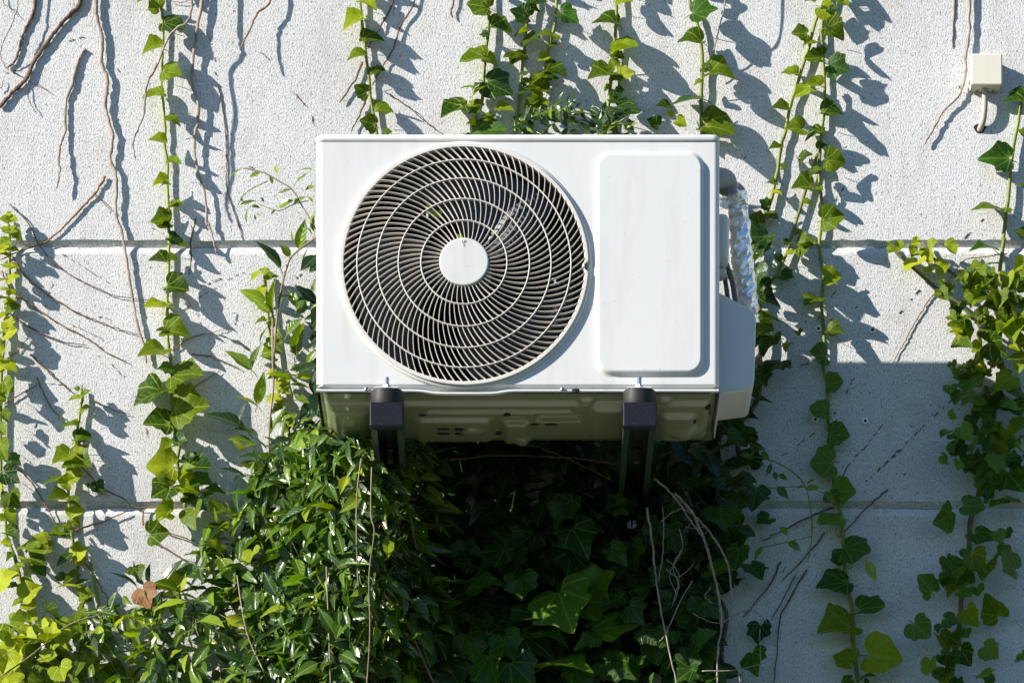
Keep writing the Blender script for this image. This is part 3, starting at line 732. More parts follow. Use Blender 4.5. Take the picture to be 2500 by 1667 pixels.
def leaves(root, cr, lst, pool='ivy', h=.022, alt=None, altp=.0, wide=1.0, scale=1.0):
    for e in lst:
        pl = e[4] if len(e) > 4 else (alt if alt and rnd.random() < altp else pool)
        add_leaf(root, pl, cr(e[0], e[1]), cr(e[2], e[3]), h + rnd.uniform(-.004, .012), wide * rnd.uniform(.9, 1.15), scale=scale)
def blobs(root, cr, lst, pool, h=(.02, .07), down=.6, scale=.95, spread=.5, extra=.0):
    if extra:
        lst = [(e[0], e[1], e[2] * .86) + tuple(e[3:]) for e in lst]
        lst += [(e[0] + rnd.uniform(-.8, .8) * e[2], e[1] + rnd.uniform(-.8, .8) * e[2], e[2] * rnd.uniform(.45, .85)) + tuple(e[3:]) for e in lst for _ in range(3) if rnd.random() < extra / 3]
    _blobs(root, cr, lst, pool, h, down, scale, spread)
def _blobs(root, cr, lst, pool, h, down, scale, spread):
    """leaves given by centre and size; tips hang mostly down and outwards"""
    for e in lst:
        x, y, s = e[:3]; pl = e[3] if len(e) > 3 else pool
        a = rnd.gauss(math.pi / 2, 1.0) if rnd.random() < down else rnd.uniform(0, 2 * math.pi)
        dx, dy = math.cos(a) * s * .5, math.sin(a) * s * .5
        add_leaf(root, pl, cr(x - dx, y - dy), cr(x + dx, y + dy), rnd.uniform(*h), rnd.uniform(.9, 1.15), rnd.uniform(.1, .7), rnormal(spread), scale)
G1 = 'ivy vines climbing the wall'
# vine at the far left
v = vine(C_(CB, [(45,80),(60,200),(60,300),(60,400),(55,550),(40,680),(30,800),(20,950),(8,1100)]) + C_(CC, [(5,250),(30,500),(40,650),(90,780),(120,900),(150,1000),(175,1130),(185,1250)]), CB, .010, .004, 'yellow green ivy vine along the left edge of the wall')
infill(v, 30, (22, 42), ['ivy_young', 'ivy'])
leaves(v, CB, [(50,90,0,70),(60,90,120,95),(50,170,-10,150),(75,210,155,225),(50,240,0,245),(75,300,130,290),(60,400,-10,380),(55,470,130,450),(45,545,-10,530),(40,640,112,600),(40,700,-10,730),(35,820,128,800),(15,960,45,900),(-5,1010,130,1060),(50,70,75,40)], 'ivy_young', .024, 'ivy', .25, 1.1)
leaves(v, CB, [(20,1140,95,1200),(0,1160,60,1260),(5,1330,65,1390),(-5,1420,50,1480),(20,1260,-20,1220)], 'ivy', .03)
leaves(v, CC, [(5,90,45,200),(60,165,140,210,'ivy_dark'),(20,260,140,340,'ivy_dark'),(60,400,20,500),(65,400,125,490),(20,530,110,590),(300,740,80,700,'ivy_young'),(290,680,200,640,'ivy_young'),(330,640,425,660),(110,790,165,800,'ivy_young'),(-5,960,105,860,'ivy_young'),(60,960,122,960,'ivy_dark'),(150,1040,252,940,'ivy_young'),(150,1070,240,1100,'ivy_young'),(200,830,305,900,'ivy_dark'),(60,1190,165,1200),(180,790,300,830),(230,700,140,760)], 'ivy', .035, None, 0, 1.1)
# short vine right of it
v = vine(C_(CB, [(520,1170),(525,1230),(510,1330),(495,1430),(475,1568)]) + C_(CC, [(455,140),(440,250),(425,400),(435,520),(440,620),(460,720),(480,830),(480,900),(500,1000),(515,1100)]), CB, .010, .0038, 'short young ivy vine with upturned leaves at lower left')
infill(v, 12, (20, 38), ['ivy_young', 'ivy'], t0=.25)
leaves(v, CB, [(500,1185,468,1165),(512,1230,424,1255),(530,1225,585,1180),(512,1315,592,1275),(490,1405,378,1400),(490,1505,600,1465),(525,1165,530,1140)], 'ivy_young', .024, 'ivy', .3, 1.15)
leaves(v, CC, [(470,70,585,35),(440,165,308,200),(440,185,590,225),(430,290,530,255,'ivy_young'),(410,300,245,330,'clem'),(415,435,290,420),(440,545,543,490,'ivy_young'),(600,330,645,400,'ivy_dark'),(420,650,295,650),(455,785,560,700,'ivy_young'),(450,760,335,860,'clem'),(460,965,345,960,'clem'),(460,965,560,915,'clem'),(500,1035,600,1015),(360,900,432,940,'ivy_dark'),(480,1130,560,1180),(560,330,590,380,'ivy_dark')], 'ivy', .026, None, 0, 1.1)
# tall vine left of centre
v = vine(C_(CA, [(1095,-20),(1110,100),(1115,250),(1108,420),(1105,600),(1120,760),(1130,900),(1125,1000),(1145,1100),(1143,1250),(1150,1400),(1155,1540)]) + C_(CB, [(1075,100),(1080,250),(1075,400),(1068,600),(1070,780),(1075,900),(1095,1050),(1095,1200),(1105,1350),(1125,1480)]) + C_(CC, [(1115,80),(1100,200),(1130,350),(1150,480)]), CA, .009, .0036, 'tallest straight ivy vine left of the unit with evenly paired leaves')
infill(v, 12, (18, 40), ['ivy', 'ivy_dark'], t0=.4)
leaves(v, CA, [(1090,60,1015,-5),(1000,-5,930,25),(1120,160,1285,190),(1105,332,958,335),(1120,492,1260,505),(1110,655,962,650),(1140,832,1250,838),(1125,985,1012,940),(1155,1115,1252,1112),(1143,1255,1038,1250),(1165,1405,1268,1390),(1155,1522,1033,1495)], 'ivy', .02, None, 0, 1.15)
leaves(v, CB, [(1095,2,1150,10),(1080,102,963,90),(1085,252,1203,240),(1068,372,940,335),(1070,522,1228,545),(1080,660,903,650),(1060,805,1222,820),(1050,962,873,940),(1100,1095,1312,1060),(1030,1190,822,1240),(1130,1310,1360,1280),(1085,1410,893,1390),(1130,1530,1205,1510),(1100,1540,1000,1565)], 'ivy', .022, None, 0, 1.15)
leaves(v, CC, [(1060,130,972,125),(1080,230,893,215),(1170,230,1332,225),(1130,290,1215,215),(1060,330,980,300),(1060,350,930,405),(1110,340,1255,375),(1200,300,1335,310,'ivy_dark'),(1290,380,1405,360,'ivy_dark'),(1090,60,1175,70,'ivy_dark'),(1080,480,945,560),(1060,520,950,500),(1220,430,1310,500,'ivy_dark'),(1160,150,1190,220,'ivy_dark')], 'ivy', .035, None, 0, 1.15)
# vine right of that, beside the top left corner of the unit
v = vine(C_(CD, [(290,-20),(300,120),(315,250),(335,400),(345,520),(365,640),(380,735),(390,800)]), CD, .010, .0036, 'small ivy vine running down to the upper left of the unit')
leaves(v, CD, [(300,10,388,45),(305,115,178,140),(305,220,428,195),(312,305,208,315),(352,410,440,380),(330,505,253,475),(375,605,478,590),(372,685,283,655),(420,730,465,715)], 'ivy', .024, None, 0, 1.2)
v = vine(C_(CD, [(988,-20),(993,130),(975,300),(965,420),(955,560),(925,640),(905,735),(900,800)]), CD, .012, .004, 'ivy vine ending in a broad pale leaf above the fan')
infill(v, 7, (20, 38), ['ivy', 'ivy_dark'], t0=.3)
leaves(v, CD, [(995,45,862,5),(1000,152,1135,172),(975,325,820,315),(960,300,985,300),(905,480,832,470,'ivy_young'),(905,530,962,460,'ivy_young'),(862,575,838,550),(890,575,958,585,'ivy_young'),(860,585,712,650),(980,450,1148,530,'ivy_dark'),(1045,600,1133,585),(975,645,1012,655),(915,725,1105,695,'ivy_dark'),(1005,640,950,620)], 'ivy', .028, None, 0, 1.15)
v = vine(C_(CD, [(1225,-20),(1215,30),(1200,130),(1190,250),(1175,380),(1165,480),(1150,600),(1135,735),(1130,800)]), CD, .012, .0038, 'ivy vine with small leaves above the fan hub, between two others')
infill(v, 7, (20, 38), ['ivy', 'ivy_dark'], t0=.3)
leaves(v, CD, [(1215,95,1095,55),(1215,20,1328,20),(1190,235,1285,215),(1180,325,1065,295),(1200,460,1165,430),(1150,95,1205,110),(1150,640,1210,690,'ivy_dark')], 'ivy', .026, 'ivy_dark', .2, 1.2)
v = vine(C_(CD, [(1365,-20),(1355,130),(1320,280),(1300,400),(1270,520),(1235,630),(1225,760)]), CD, .013, .004, 'ivy vine leaning left with one dark leaf near the top edge')
infill(v, 7, (20, 38), ['ivy', 'ivy_dark'], t0=.4)
leaves(v, CD, [(1385,70,1500,125,'ivy_dark'),(1365,200,1245,180),(1310,390,1438,410),(1300,430,1385,440,'ivy_dark'),(1275,470,1215,410),(1310,500,1170,480),(1240,600,1200,530),(1290,540,1210,590)], 'ivy', .03, None, 0, 1.2)
v = vine(C_(CD, [(1690,-20),(1690,100),(1685,200),(1670,320),(1660,450),(1650,560),(1635,640),(1630,760)]), CD, .013, .004, 'straight ivy vine reaching the unit above the plain panel')
infill(v, 6, (20, 38), ['ivy', 'ivy_dark'], t0=.5)
leaves(v, CD, [(1700,5,1795,0),(1695,135,1552,95),(1680,285,1825,245),(1700,300,1725,325),(1690,370,1648,320),(1715,425,1795,395,'ivy_young'),(1660,410,1512,435),(1690,590,1835,610,'ivy_dark'),(1680,490,1720,545,'ivy_dark'),(1640,620,1700,680,'ivy_dark')], 'ivy', .03, None, 0, 1.2)
tube('side_shoot', [P(*q, .016) - Vector(v.location) for q in C_(CD, [(1698,330),(1703,400),(1705,470),(1690,540)])], .0026, M['stem'], v, 7)
v = vine(C_(CD, [(2090,-10),(2120,80),(2145,180),(2160,300),(2160,420),(2155,560),(2160,700),(2170,800)]), CD, .012, .0042, 'thick ivy vine with a very large leaf at the top right corner of the unit')
infill(v, 5, (18, 34), ['ivy', 'ivy_dark'], t0=.4)
leaves(v, CD, [(2110,75,2260,45,'ivy_dark'),(2155,230,2015,205),(2165,395,2195,380),(2195,410,2345,400),(2150,540,1950,560,'ivy_dark'),(1985,600,1905,570),(1985,640,1965,600,'ivy_young'),(1915,690,1858,650),(2020,660,2080,690),(2175,690,2350,700)], 'ivy', .034, None, 0, 1.15)
v = vine(C_(CE, [(920,-20),(880,80),(850,180),(820,300),(780,420),(740,550),(700,680),(680,800),(650,900),(630,1050),(600,1180),(565,1300),(510,1380),(440,1450),(380,1560)]), CE, .010, .0042, 'ivy vine slanting down left toward the foil pipe')
leaves(v, CE, [(850,10,790,0),(895,50,1000,140,'ivy_young'),(812,215,705,200),(875,265,762,275),(905,300,880,355,'ivy_dark'),(905,365,782,350),(748,462,648,430),(835,545,715,590,'ivy_young'),(900,530,795,505),(695,690,580,655),(785,800,668,785),(900,815,775,845),(645,920,568,900),(650,1035,692,1030),(608,1145,558,1110),(598,1195,665,1190,'ivy_young'),(572,1275,510,1235,'ivy_dark'),(548,1330,642,1345),(512,1395,428,1320),(430,1440,548,1510,'ivy_dark')], 'ivy', .024, None, 0, 1.15)
tube('side_shoot', [P(*q, .010) - Vector(v.location) for q in C_(CE, [(875,950),(820,1110),(780,1250),(740,1380),(700,1500)]) + C_(CF, [(740,100),(700,200),(660,290),(600,360)])], .0034, M['stem'], v, 7)
leaves(v, CE, [(770,985,850,955),(840,1155,702,1150),(790,1262,855,1250),(740,1350,730,1345),(775,1440,725,1455),(700,1490,658,1520,'ivy_dark'),(760,1530,872,1500)], 'ivy', .02, None, 0, 1.15)
leaves(v, CF, [(800,15,830,25),(745,85,695,70),(720,160,797,150,'ivy_young'),(682,205,622,150,'ivy_dark'),(680,300,775,330,'ivy_dark')], 'ivy', .022, None, 0, 1.1)
v = vine(C_(CE, [(960,-20),(920,80),(900,180),(905,300),(912,420),(920,560),(915,700),(900,820),(890,950),(885,1080),(895,1200),(905,1280),(895,1400),(885,1500)]) + C_(CF, [(930,110),(945,220),(960,300),(950,400),(945,500),(960,650),(965,800),(960,900),(985,1020),(985,1150),(995,1280),(1000,1400)]) + C_(CG, [(1005,60),(1025,220),(1050,330),(1070,450),(1090,580),(1095,700),(1105,850),(1130,1000),(1155,1130),(1155,1280),(1170,1400),(1185,1560)]), CE, .010, .0042, 'long ivy vine right of the unit running from sunlight into shade')
leaves(v, CE, [(1010,-5,1075,45),(930,180,1058,235),(945,55,990,90,'ivy_dark'),(950,400,1088,450,'ivy_dark'),(905,700,1050,690),(880,920,942,885),(930,990,1058,1000),(885,1050,812,1090),(880,1155,908,1185),(910,1360,1055,1335)], 'ivy', .026, None, 0, 1.2)
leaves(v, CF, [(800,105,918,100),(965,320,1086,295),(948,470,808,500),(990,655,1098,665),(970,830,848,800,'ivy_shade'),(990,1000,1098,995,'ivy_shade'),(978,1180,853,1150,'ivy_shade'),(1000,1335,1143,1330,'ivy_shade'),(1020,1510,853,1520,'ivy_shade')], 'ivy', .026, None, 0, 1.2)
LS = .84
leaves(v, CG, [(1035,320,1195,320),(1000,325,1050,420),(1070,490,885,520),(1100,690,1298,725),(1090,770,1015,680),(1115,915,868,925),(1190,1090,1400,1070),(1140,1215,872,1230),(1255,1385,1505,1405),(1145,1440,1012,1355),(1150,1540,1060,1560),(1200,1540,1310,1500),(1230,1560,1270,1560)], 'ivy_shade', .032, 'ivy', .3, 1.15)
LS = .90
# right edge
v = vine(C_(CE, [(2140,560),(2130,650),(2120,720),(2085,900),(2070,1020),(2055,1200),(2035,1350),(2020,1500)]) + C_(CF, [(2130,60),(2110,200),(2105,300),(2130,420)]), CE, .012, .0045, 'ivy vine with broad cupped leaves near the right edge below the junction box')
leaves(v, CE, [(2165,620,2005,605),(2160,840,2098,805),(2060,985,1868,960,'ivy_dark'),(2165,1160,2082,1130),(2035,1300,1795,1260),(1960,1540,1812,1500,'ivy_dark'),(2165,1450,2092,1420)], 'ivy', .03, None, 0, 1.15)
leaves(v, CF, [(2260,40,2195,5)], 'ivy', .03)
v = vine(C_(CF, [(1385,95),(1450,170),(1550,260),(1650,350),(1720,400),(1850,490),(1950,600),(2040,740),(2100,900)]), CF, .012, .0042, 'yellow tipped ivy shoot reaching left along the joint', 'stem_dark')
leaves(v, CF, [(1385,95,1370,75),(1450,115,1425,62),(1455,140,1350,168),(1565,70,1560,35),(1575,85,1518,100),(1575,130,1520,195),(1640,95,1698,75),(1640,130,1640,235),(1740,105,1825,180),(1575,200,1480,300),(1620,280,1680,260),(1690,250,1788,228)], 'ivy_young', .03, None, 0, 1.2)
tube('side_shoot', [P(*q, .014) - Vector(v.location) for q in C_(CF, [(1600,80),(1660,180),(1750,250),(1840,320),(1920,370)])], .0034, M['stem_dark'], v, 7)
blobs(v, CF, [(1755,375,80,'ivy'),(1740,440,95,'ivy'),(1865,310,90),(1900,350,110),(1960,310,130),(2030,330,120),(1890,400,130),(1930,450,160),(2050,390,130),(2130,420,150),(2090,470,150),(1830,530,110),(1990,560,140),(2100,500,160),(2170,540,170),(1870,640,160),(2010,610,110),(2130,640,210),(1890,730,190),(2090,790,180),(2180,690,150),(2230,600,140),(2240,480,140),(2220,330,150),(2230,240,120),(2150,340,120),(2200,830,130),(2065,890,110),(2250,900,120),(2250,760,120)], 'ivy', (.03, .10), .7, 1.0, .4, 2.2)
v = vine(C_(CF, [(2120,560),(2100,760),(2120,900),(2080,1060),(2060,1250),(2010,1420),(2000,1520)]) + C_(CG, [(2010,100),(1985,250),(1970,350),(1920,520),(1915,650),(1900,780),(1870,900),(1860,1050),(1850,1200),(1820,1350),(1800,1500),(1790,1580)]), CF, .014, .0058, 'woody old ivy vine with many leaves down the shaded right side', 'stem_dark')
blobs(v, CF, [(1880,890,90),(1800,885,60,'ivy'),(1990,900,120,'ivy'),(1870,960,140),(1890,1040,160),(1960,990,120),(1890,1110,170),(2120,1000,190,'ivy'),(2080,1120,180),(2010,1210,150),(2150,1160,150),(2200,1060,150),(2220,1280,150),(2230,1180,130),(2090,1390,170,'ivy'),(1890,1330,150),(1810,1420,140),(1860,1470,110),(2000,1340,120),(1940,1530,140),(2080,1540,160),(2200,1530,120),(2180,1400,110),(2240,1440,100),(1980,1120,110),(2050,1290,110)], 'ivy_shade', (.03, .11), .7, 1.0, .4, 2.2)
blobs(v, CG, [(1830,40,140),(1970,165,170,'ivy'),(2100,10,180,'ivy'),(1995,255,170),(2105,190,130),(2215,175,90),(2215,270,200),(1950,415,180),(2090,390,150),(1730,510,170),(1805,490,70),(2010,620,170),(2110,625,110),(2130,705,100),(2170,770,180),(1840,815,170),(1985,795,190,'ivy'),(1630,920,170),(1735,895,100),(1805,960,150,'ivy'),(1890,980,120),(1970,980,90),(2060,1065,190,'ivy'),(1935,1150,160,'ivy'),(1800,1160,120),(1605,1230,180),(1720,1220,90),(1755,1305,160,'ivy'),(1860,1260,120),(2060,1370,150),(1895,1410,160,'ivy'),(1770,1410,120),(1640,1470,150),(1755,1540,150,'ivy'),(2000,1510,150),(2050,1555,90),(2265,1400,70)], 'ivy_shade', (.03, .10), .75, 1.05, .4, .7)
# dark ivy between the unit and the vine, behind the pipes
v = vine(C_(CF, [(520,-60),(510,100),(500,300),(540,500),(560,700),(540,900),(530,1100),(400,1300),(420,1500)]), CF, .016, .0055, 'dark ivy hugging the wall behind the foil pipe and side cover', 'stem_dark')
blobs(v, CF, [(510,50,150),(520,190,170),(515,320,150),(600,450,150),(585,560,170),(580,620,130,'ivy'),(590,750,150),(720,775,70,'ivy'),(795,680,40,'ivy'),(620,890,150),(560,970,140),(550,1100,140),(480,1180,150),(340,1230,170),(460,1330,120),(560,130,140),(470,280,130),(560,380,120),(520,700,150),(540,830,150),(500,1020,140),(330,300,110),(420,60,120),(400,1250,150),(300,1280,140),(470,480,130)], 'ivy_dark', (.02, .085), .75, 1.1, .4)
# ivy in the shade under the unit
v = vine(C_(CH, [(1180,150),(1230,400),(1160,700),(1200,1000),(1180,1300),(1190,1600)]), CH, .02, .005, 'dark broad leaved ivy in the shade under the unit', 'stem_dark')
lst = [(1660,1020,230),(1480,1170,280),(1760,1240,270),(940,1380,210),(1040,990,210),(1230,1030,160),(1220,1200,210),(960,1230,190),(1330,1340,230),(1160,1370,170),(1060,1510,210),(1240,1520,210),(1510,1460,250),(850,1540,210),(1700,1420,90),(1700,1510,110),(1030,640,210),(850,840,190),(1460,600,200),(1570,760,190),(1500,900,180),(1050,850,190),(1180,920,190),(1340,980,160),(1600,1330,120),(1420,1300,180),(1580,1560,180)]
for k in range(150):
    x, y = rnd.uniform(720, 1780), rnd.uniform(200, 1568)
    if 1230 < x < 1400 and 290 < y < 740: continue
    lst.append((x, y, rnd.uniform(120, 210)))
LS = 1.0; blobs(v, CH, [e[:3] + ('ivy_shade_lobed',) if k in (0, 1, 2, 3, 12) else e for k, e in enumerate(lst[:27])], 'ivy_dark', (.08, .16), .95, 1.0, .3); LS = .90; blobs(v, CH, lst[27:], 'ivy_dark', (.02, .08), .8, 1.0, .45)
v = vine(C_(CG, [(60,-150),(120,100),(100,350),(250,600),(200,900),(330,1100),(300,1350),(320,1600)]), CG, .02, .005, 'dark tangled ivy right of the service panel bracket', 'stem_dark')
lst = []
for k in range(185):
    y = rnd.uniform(-60, 1568); x = rnd.uniform(-430, 520 if y < 620 else (400 + 160 * math.sin(y / 260)))
    lst.append((x, y, rnd.uniform(90, 190)))
lst += [(530, 850, 150), (540, 1260, 160), (500, 1450, 170), (560, 520, 120), (200, 1430, 170), (80, 1180, 150)]
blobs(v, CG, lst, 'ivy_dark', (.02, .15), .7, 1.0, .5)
# leaves behind the unit seen through the coil
v = vine([(1020, 420), (1060, 560), (1010, 700), (980, 860), (960, 980)], CA, .012, .004, 'ivy behind the unit glimpsed through the fan grille', 'stem_dark')
blobs(v, lambda x, y: (x, y), [(rnd.uniform(900, 1200), rnd.uniform(480, 900), rnd.uniform(40, 70)) for _ in range(34)], 'ivy', (.02, .05))

# ------------------------------------------------------------------ slender leaved climber
def stuff_leaves(name, mats, root, idx):
    """join many leaves into one mesh"""
    V, F, U = [], [], []; off = 0
    for m, k in mats:
        vs, fs, uv = LANCE[k]; A = np.array(vs); Mx = np.array(m)
        V.append(A @ Mx[:3, :3].T + Mx[:3, 3]); F += [tuple(q + off for q in f) for f in fs]; U += uv; off += len(vs)
    me = bpy.data.meshes.new(name); me.from_pydata(np.concatenate(V).tolist(), [], F)
    ul = me.uv_layers.new(name='UVMap'); li = np.zeros(len(me.loops), dtype=np.int32); me.loops.foreach_get('vertex_index', li)
    ul.data.foreach_set('uv', np.array(U, dtype=np.float32)[li].ravel())
    me.polygons.foreach_set('use_smooth', [True] * len(me.polygons)); me.materials.append(M[idx])
    o = link(name, me, root); o['kind'] = 'stuff'; return o
def inside(x, y, poly):
    c = False; j = len(poly) - 1
    for i in range(len(poly)):
        xi, yi = poly[i]; xj, yj = poly[j]
        if (yi > y) != (yj > y) and x < (xj - xi) * (y - yi) / (yj - yi) + xi: c = not c
        j = i
    return c
BUSH = [(905,1035),(985,1075),(1085,1085),(1050,1170),(1110,1265),(1040,1300),(1040,1390),(1120,1440),(1070,1540),(1075,1820),(-30,1820),(-30,1560),(90,1520),(200,1500),(270,1450),(370,1420),(470,1370),(500,1290),(540,1220),(610,1130),(690,1080),(760,1040),(850,1050)]
def bulge(x, y):
    a = math.exp(-(((x - 880) / 190) ** 2)) * (1 / (1 + math.exp((y - 1500) / 120)) * .6 + .4)
    b = math.exp(-(((y - 1640) / 240) ** 2 + ((x - 500) / 420) ** 2))
    return .06 + .36 * a + .16 * b
root = empty('leafy_climber', P(800, 1660, 0), 'dense slender leaved climber massed below the left bracket', 'climber'); RO = Vector(root.location)
spots = []
while len(spots) < 2750:
    x, y = rnd.uniform(-40, 1130), rnd.uniform(1030, 1820)
    if not inside(x, y, BUSH): continue
    if x < 620 and rnd.random() < .58 : continue
    hm = bulge(x, y); d = rnd.random() ** .55; spots.append((x, y, hm * d, d))
spots.sort(key=lambda s: -s[3] + (1 if s[1] > 1667 else 0))
stuff = {'clem': [], 'clem_mid': [], 'clem_dark': []}
for i, (x, y, h, d) in enumerate(spots):
    a = rnd.gauss(math.pi / 2, 1.15); u = Vector((math.cos(a), 0, -math.sin(a))); size = rnd.uniform(.038, .070)
    m = leaf_matrix(P(x, y, h), u, size, rnd.uniform(-.1, .9), rnormal(.45, Vector((-.5, -.55, .6))), rnd.uniform(.72, 1.08))
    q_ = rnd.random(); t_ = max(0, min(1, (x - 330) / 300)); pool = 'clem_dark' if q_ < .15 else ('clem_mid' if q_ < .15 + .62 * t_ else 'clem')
    if i < 300:
        o = bpy.data.objects.new('leaf', rnd.choice(POOL[pool])); COL.objects.link(o); o.parent = root; o.matrix_local = Matrix.Translation(-RO) @ m
    else: stuff[pool].append((Matrix.Translation(-RO) @ m, rnd.randrange(10)))
stuff_leaves('leaf_mass', stuff['clem'], root, 'clem'); stuff_leaves('glossy_leaf_mass', stuff['clem_mid'], root, 'clem_mid'); stuff_leaves('dark_leaf_mass', stuff['clem_dark'], root, 'clem_dark')  # darkest leaves are spread at random through the mass
def cstem(pts, r=.0015, mat='climber_stem', rt=None):
    rt = rt or root; b = Vector(rt.location)
    tube('stem', [q - b for q in smooth_path(pts, 4)], r, M[mat], rt, 6)
cstem([P(*CH(370,330), .42), P(*CH(365,600), .43), P(*CH(385,700), .43), P(*CH(355,950), .40), P(*CH(360,1280), .38), P(*CH(340,1600), .36)])
cstem([P(*CH(310,280), .42), P(*CH(285,500), .42), P(*CH(285,800), .40), P(*CH(300,1100), .36)], .0017)
cstem([P(*CH(110,900), .34), P(*CH(125,1300), .33), P(*CH(135,1600), .32)], .0017)
cstem([P(*CH(430,1040), .30), P(*CH(560,1200), .26), P(*CH(640,1380), .24), P(*CH(740,1600), .22)], .0026, 'twig')
cstem([P(*CC(1470,900), .2), P(*CC(1530,1250), .24), P(*CC(1640,1500), .26)], .0016)
cstem([P(*CC(0,1530), .20), P(*CC(200,1390), .2), P(*CC(420,1210), .18), P(*CC(640,1140), .16)], .0016)
for k in range(26):
    x, y = rnd.uniform(100, 1000), rnd.uniform(1150, 1640)
    if not inside(x, y, BUSH): continue
    h = bulge(x, y) * .7; cstem([P(x, y, h), P(x + rnd.uniform(-30, 60), y + 60, h * 1.1), P(x + rnd.uniform(-30, 90), y + rnd.uniform(100, 180), h)], .0014, rnd.choice(['climber_stem', 'twig', 'stem']))
# ivy leaves mixed into the lower left of the mass
v = vine(C_(CC, [(560,820),(600,1000),(640,1200),(700,1400),(720,1580)]), CC, .012, .004, 'broad yellow green ivy among the slender leaves at lower left')
blobs(v, CC, [(rnd.uniform(-20, 620), rnd.uniform(1180, 1580), rnd.uniform(80, 150), 'ivy_young') for _ in range(24)], 'ivy_young', (.10, .20), .7, 1.0, .4)
blobs(v, CC, [(110,1180,130),(360,1260,160,'ivy_young'),(350,1350,120),(80,1430,190,'ivy_young'),(400,1480,190,'ivy_young'),(540,1470,190,'ivy_young'),(60,1280,140),(1120,910,140,'ivy_young'),(1560,800,110,'ivy_young'),(1000,640,140),(1310,720,120,'ivy_young'),(1080,1180,100),(600,1290,120),(250,1520,150),(660,1520,130),(30,1540,150,'ivy_young'),(190,1290,120),(500,1180,110),(330,1140,110),(860,900,100),(1200,560,150),(1330,640,120)], 'ivy', (.06, .16), .7, 1.0, .4)
dl = add_leaf(v, 'dead', CC(890, 980), CC(930, 1130), .10, 1.1, .3); dl.name = 'withered_leaf'; dl['label'] = 'curled orange brown withered leaf'
# climber left of the unit
root2 = empty('leafy_climber', P(660, 1090, 0), 'slender leaved climber reaching up beside the left edge of the unit', 'climber'); root = root2
def cl(cr, lst, h, pool='clem'):
    for e in lst: add_leaf(root2, e[4] if len(e) > 4 else pool, cr(e[0], e[1]), cr(e[2], e[3]), h + rnd.uniform(-.02, .03), rnd.uniform(1.0, 1.35), rnd.uniform(.0, .6), rnormal(.5))
cl(CB, [(1790,400,1665,220,'clem_dark'),(1850,330,1790,250),(1880,240,1850,160),(1905,280,1945,105),(1990,190,1955,140),(2005,170,2005,50),(1925,385,1965,270),(1740,690,1738,475),(1725,685,1590,570),(1695,610,1515,540),(1770,595,1890,570),(1780,680,1805,560),(1850,560,1915,690),(1895,665,1950,550),(1900,690,1995,575),(1595,930,1382,798,'clem_dark'),(1605,1050,1435,915),(1605,1045,1645,895),(1660,875,1695,765),(1700,850,1810,955),(1880,950,1935,755),(1890,960,1900,800),(1750,970,1665,930),(1865,1110,1685,1065),(1850,1050,1985,1040),(1985,1100,1865,1080),(1640,1270,1690,1080),(1645,1285,1492,1210),(1530,1380,1565,1260),(1720,1465,1785,1280),(1560,1425,1315,1290,'clem_dark'),(1500,1430,1675,1450),(1605,1510,1450,1470),(1640,1525,1535,1545),(1790,1195,1855,1200),(1800,1375,1875,1330),(1900,1400,1995,1350),(1960,1010,2010,920),(1990,700,2015,620),(1995,560,2010,480),(1830,830,1930,700),(1760,770,1800,860),(1850,1150,1990,1140),(1880,1210,1990,1270),(1760,1560,1830,1450),(1850,1500,1930,1440),(1700,1560,1640,1480),(1560,1560,1480,1500),(1900,1520,1990,1450),(1480,1370,1400,1340)], .06)
cl(CA, [(1660,1150,1555,1215),(1690,1145,1760,1150),(1775,1180,1695,1218),(1830,1205,1805,1158),(1845,1205,1868,1268),(1885,1135,1900,1200),(1895,1335,2005,1290),(2020,1250,2115,1170),(2050,1165,2155,1155),(2010,1395,2085,1330),(1908,1412,2015,1372),(2090,1300,2158,1265),(2095,1345,2158,1395),(1635,1412,1765,1372),(1695,1430,1668,1565),(1750,1460,1795,1480),(1640,1335,1625,1290),(1720,1410,1790,1415),(1780,1350,1815,1395),(1650,1345,1660,1390),(1860,1465,1890,1430),(2080,1560,2085,1500),(2120,1540,2155,1440),(1740,1470,1750,1510)], .10)
cstem([P(*CB(1740,680), .07), P(*CB(1740,950), .08), P(*CB(1745,1150), .08), P(*CB(1720,1400), .09), P(*CB(1715,1640), .10)], .0026, 'climber_stem', root2)
cstem([P(*CB(1745,1000), .08), P(*CB(1770,700), .08), P(*CB(1800,520), .08), P(*CB(1830,400), .08), P(*CB(1870,320), .09), P(*CB(2010,215), .10), P(*CB(2080,180), .11)], .0024, 'climber_stem', root2)
cstem([P(*CA(1665,1150), .10), P(*CA(1800,1180), .11), P(*CA(1910,1240), .11), P(*CA(2000,1300), .11), P(*CA(2060,1400), .11), P(*CA(2180,1600), .12)], .0016, 'climber_stem', root2)
cstem([P(*CA(1625,1400), .10), P(*CA(1690,1310), .11), P(*CA(1830,1240), .11)], .0010, 'stem', root2); cstem([P(*CA(1760,1390), .10), P(*CA(1900,1440), .11), P(*CA(2000,1400), .11), P(*CA(2110,1370), .12)], .0010, 'climber_stem', root2)
v = vine(C_(CB, [(1690,430),(1710,690),(1730,900),(1760,1100),(1800,1300),(1850,1480),(1880,1600)]), CB, .012, .0038, 'ivy vine under the slender climber beside the left edge of the unit')
infill(v, 16, (22, 40), ['ivy', 'ivy_young'])
leaves(v, CB, [(1665,430,1588,475,'ivy_young'),(1680,430,1722,410,'ivy_young'),(1670,420,1660,400,'ivy_young'),(1690,740,1618,740),(1720,880,1800,960),(1740,930,1660,960),(1770,1110,1700,1100),(1790,1180,1860,1220),(1800,1310,1720,1330),(1830,1400,1900,1330),(1840,1440,1760,1480),(1860,1540,1950,1500)], 'ivy', .03, None, 0, 1.1)
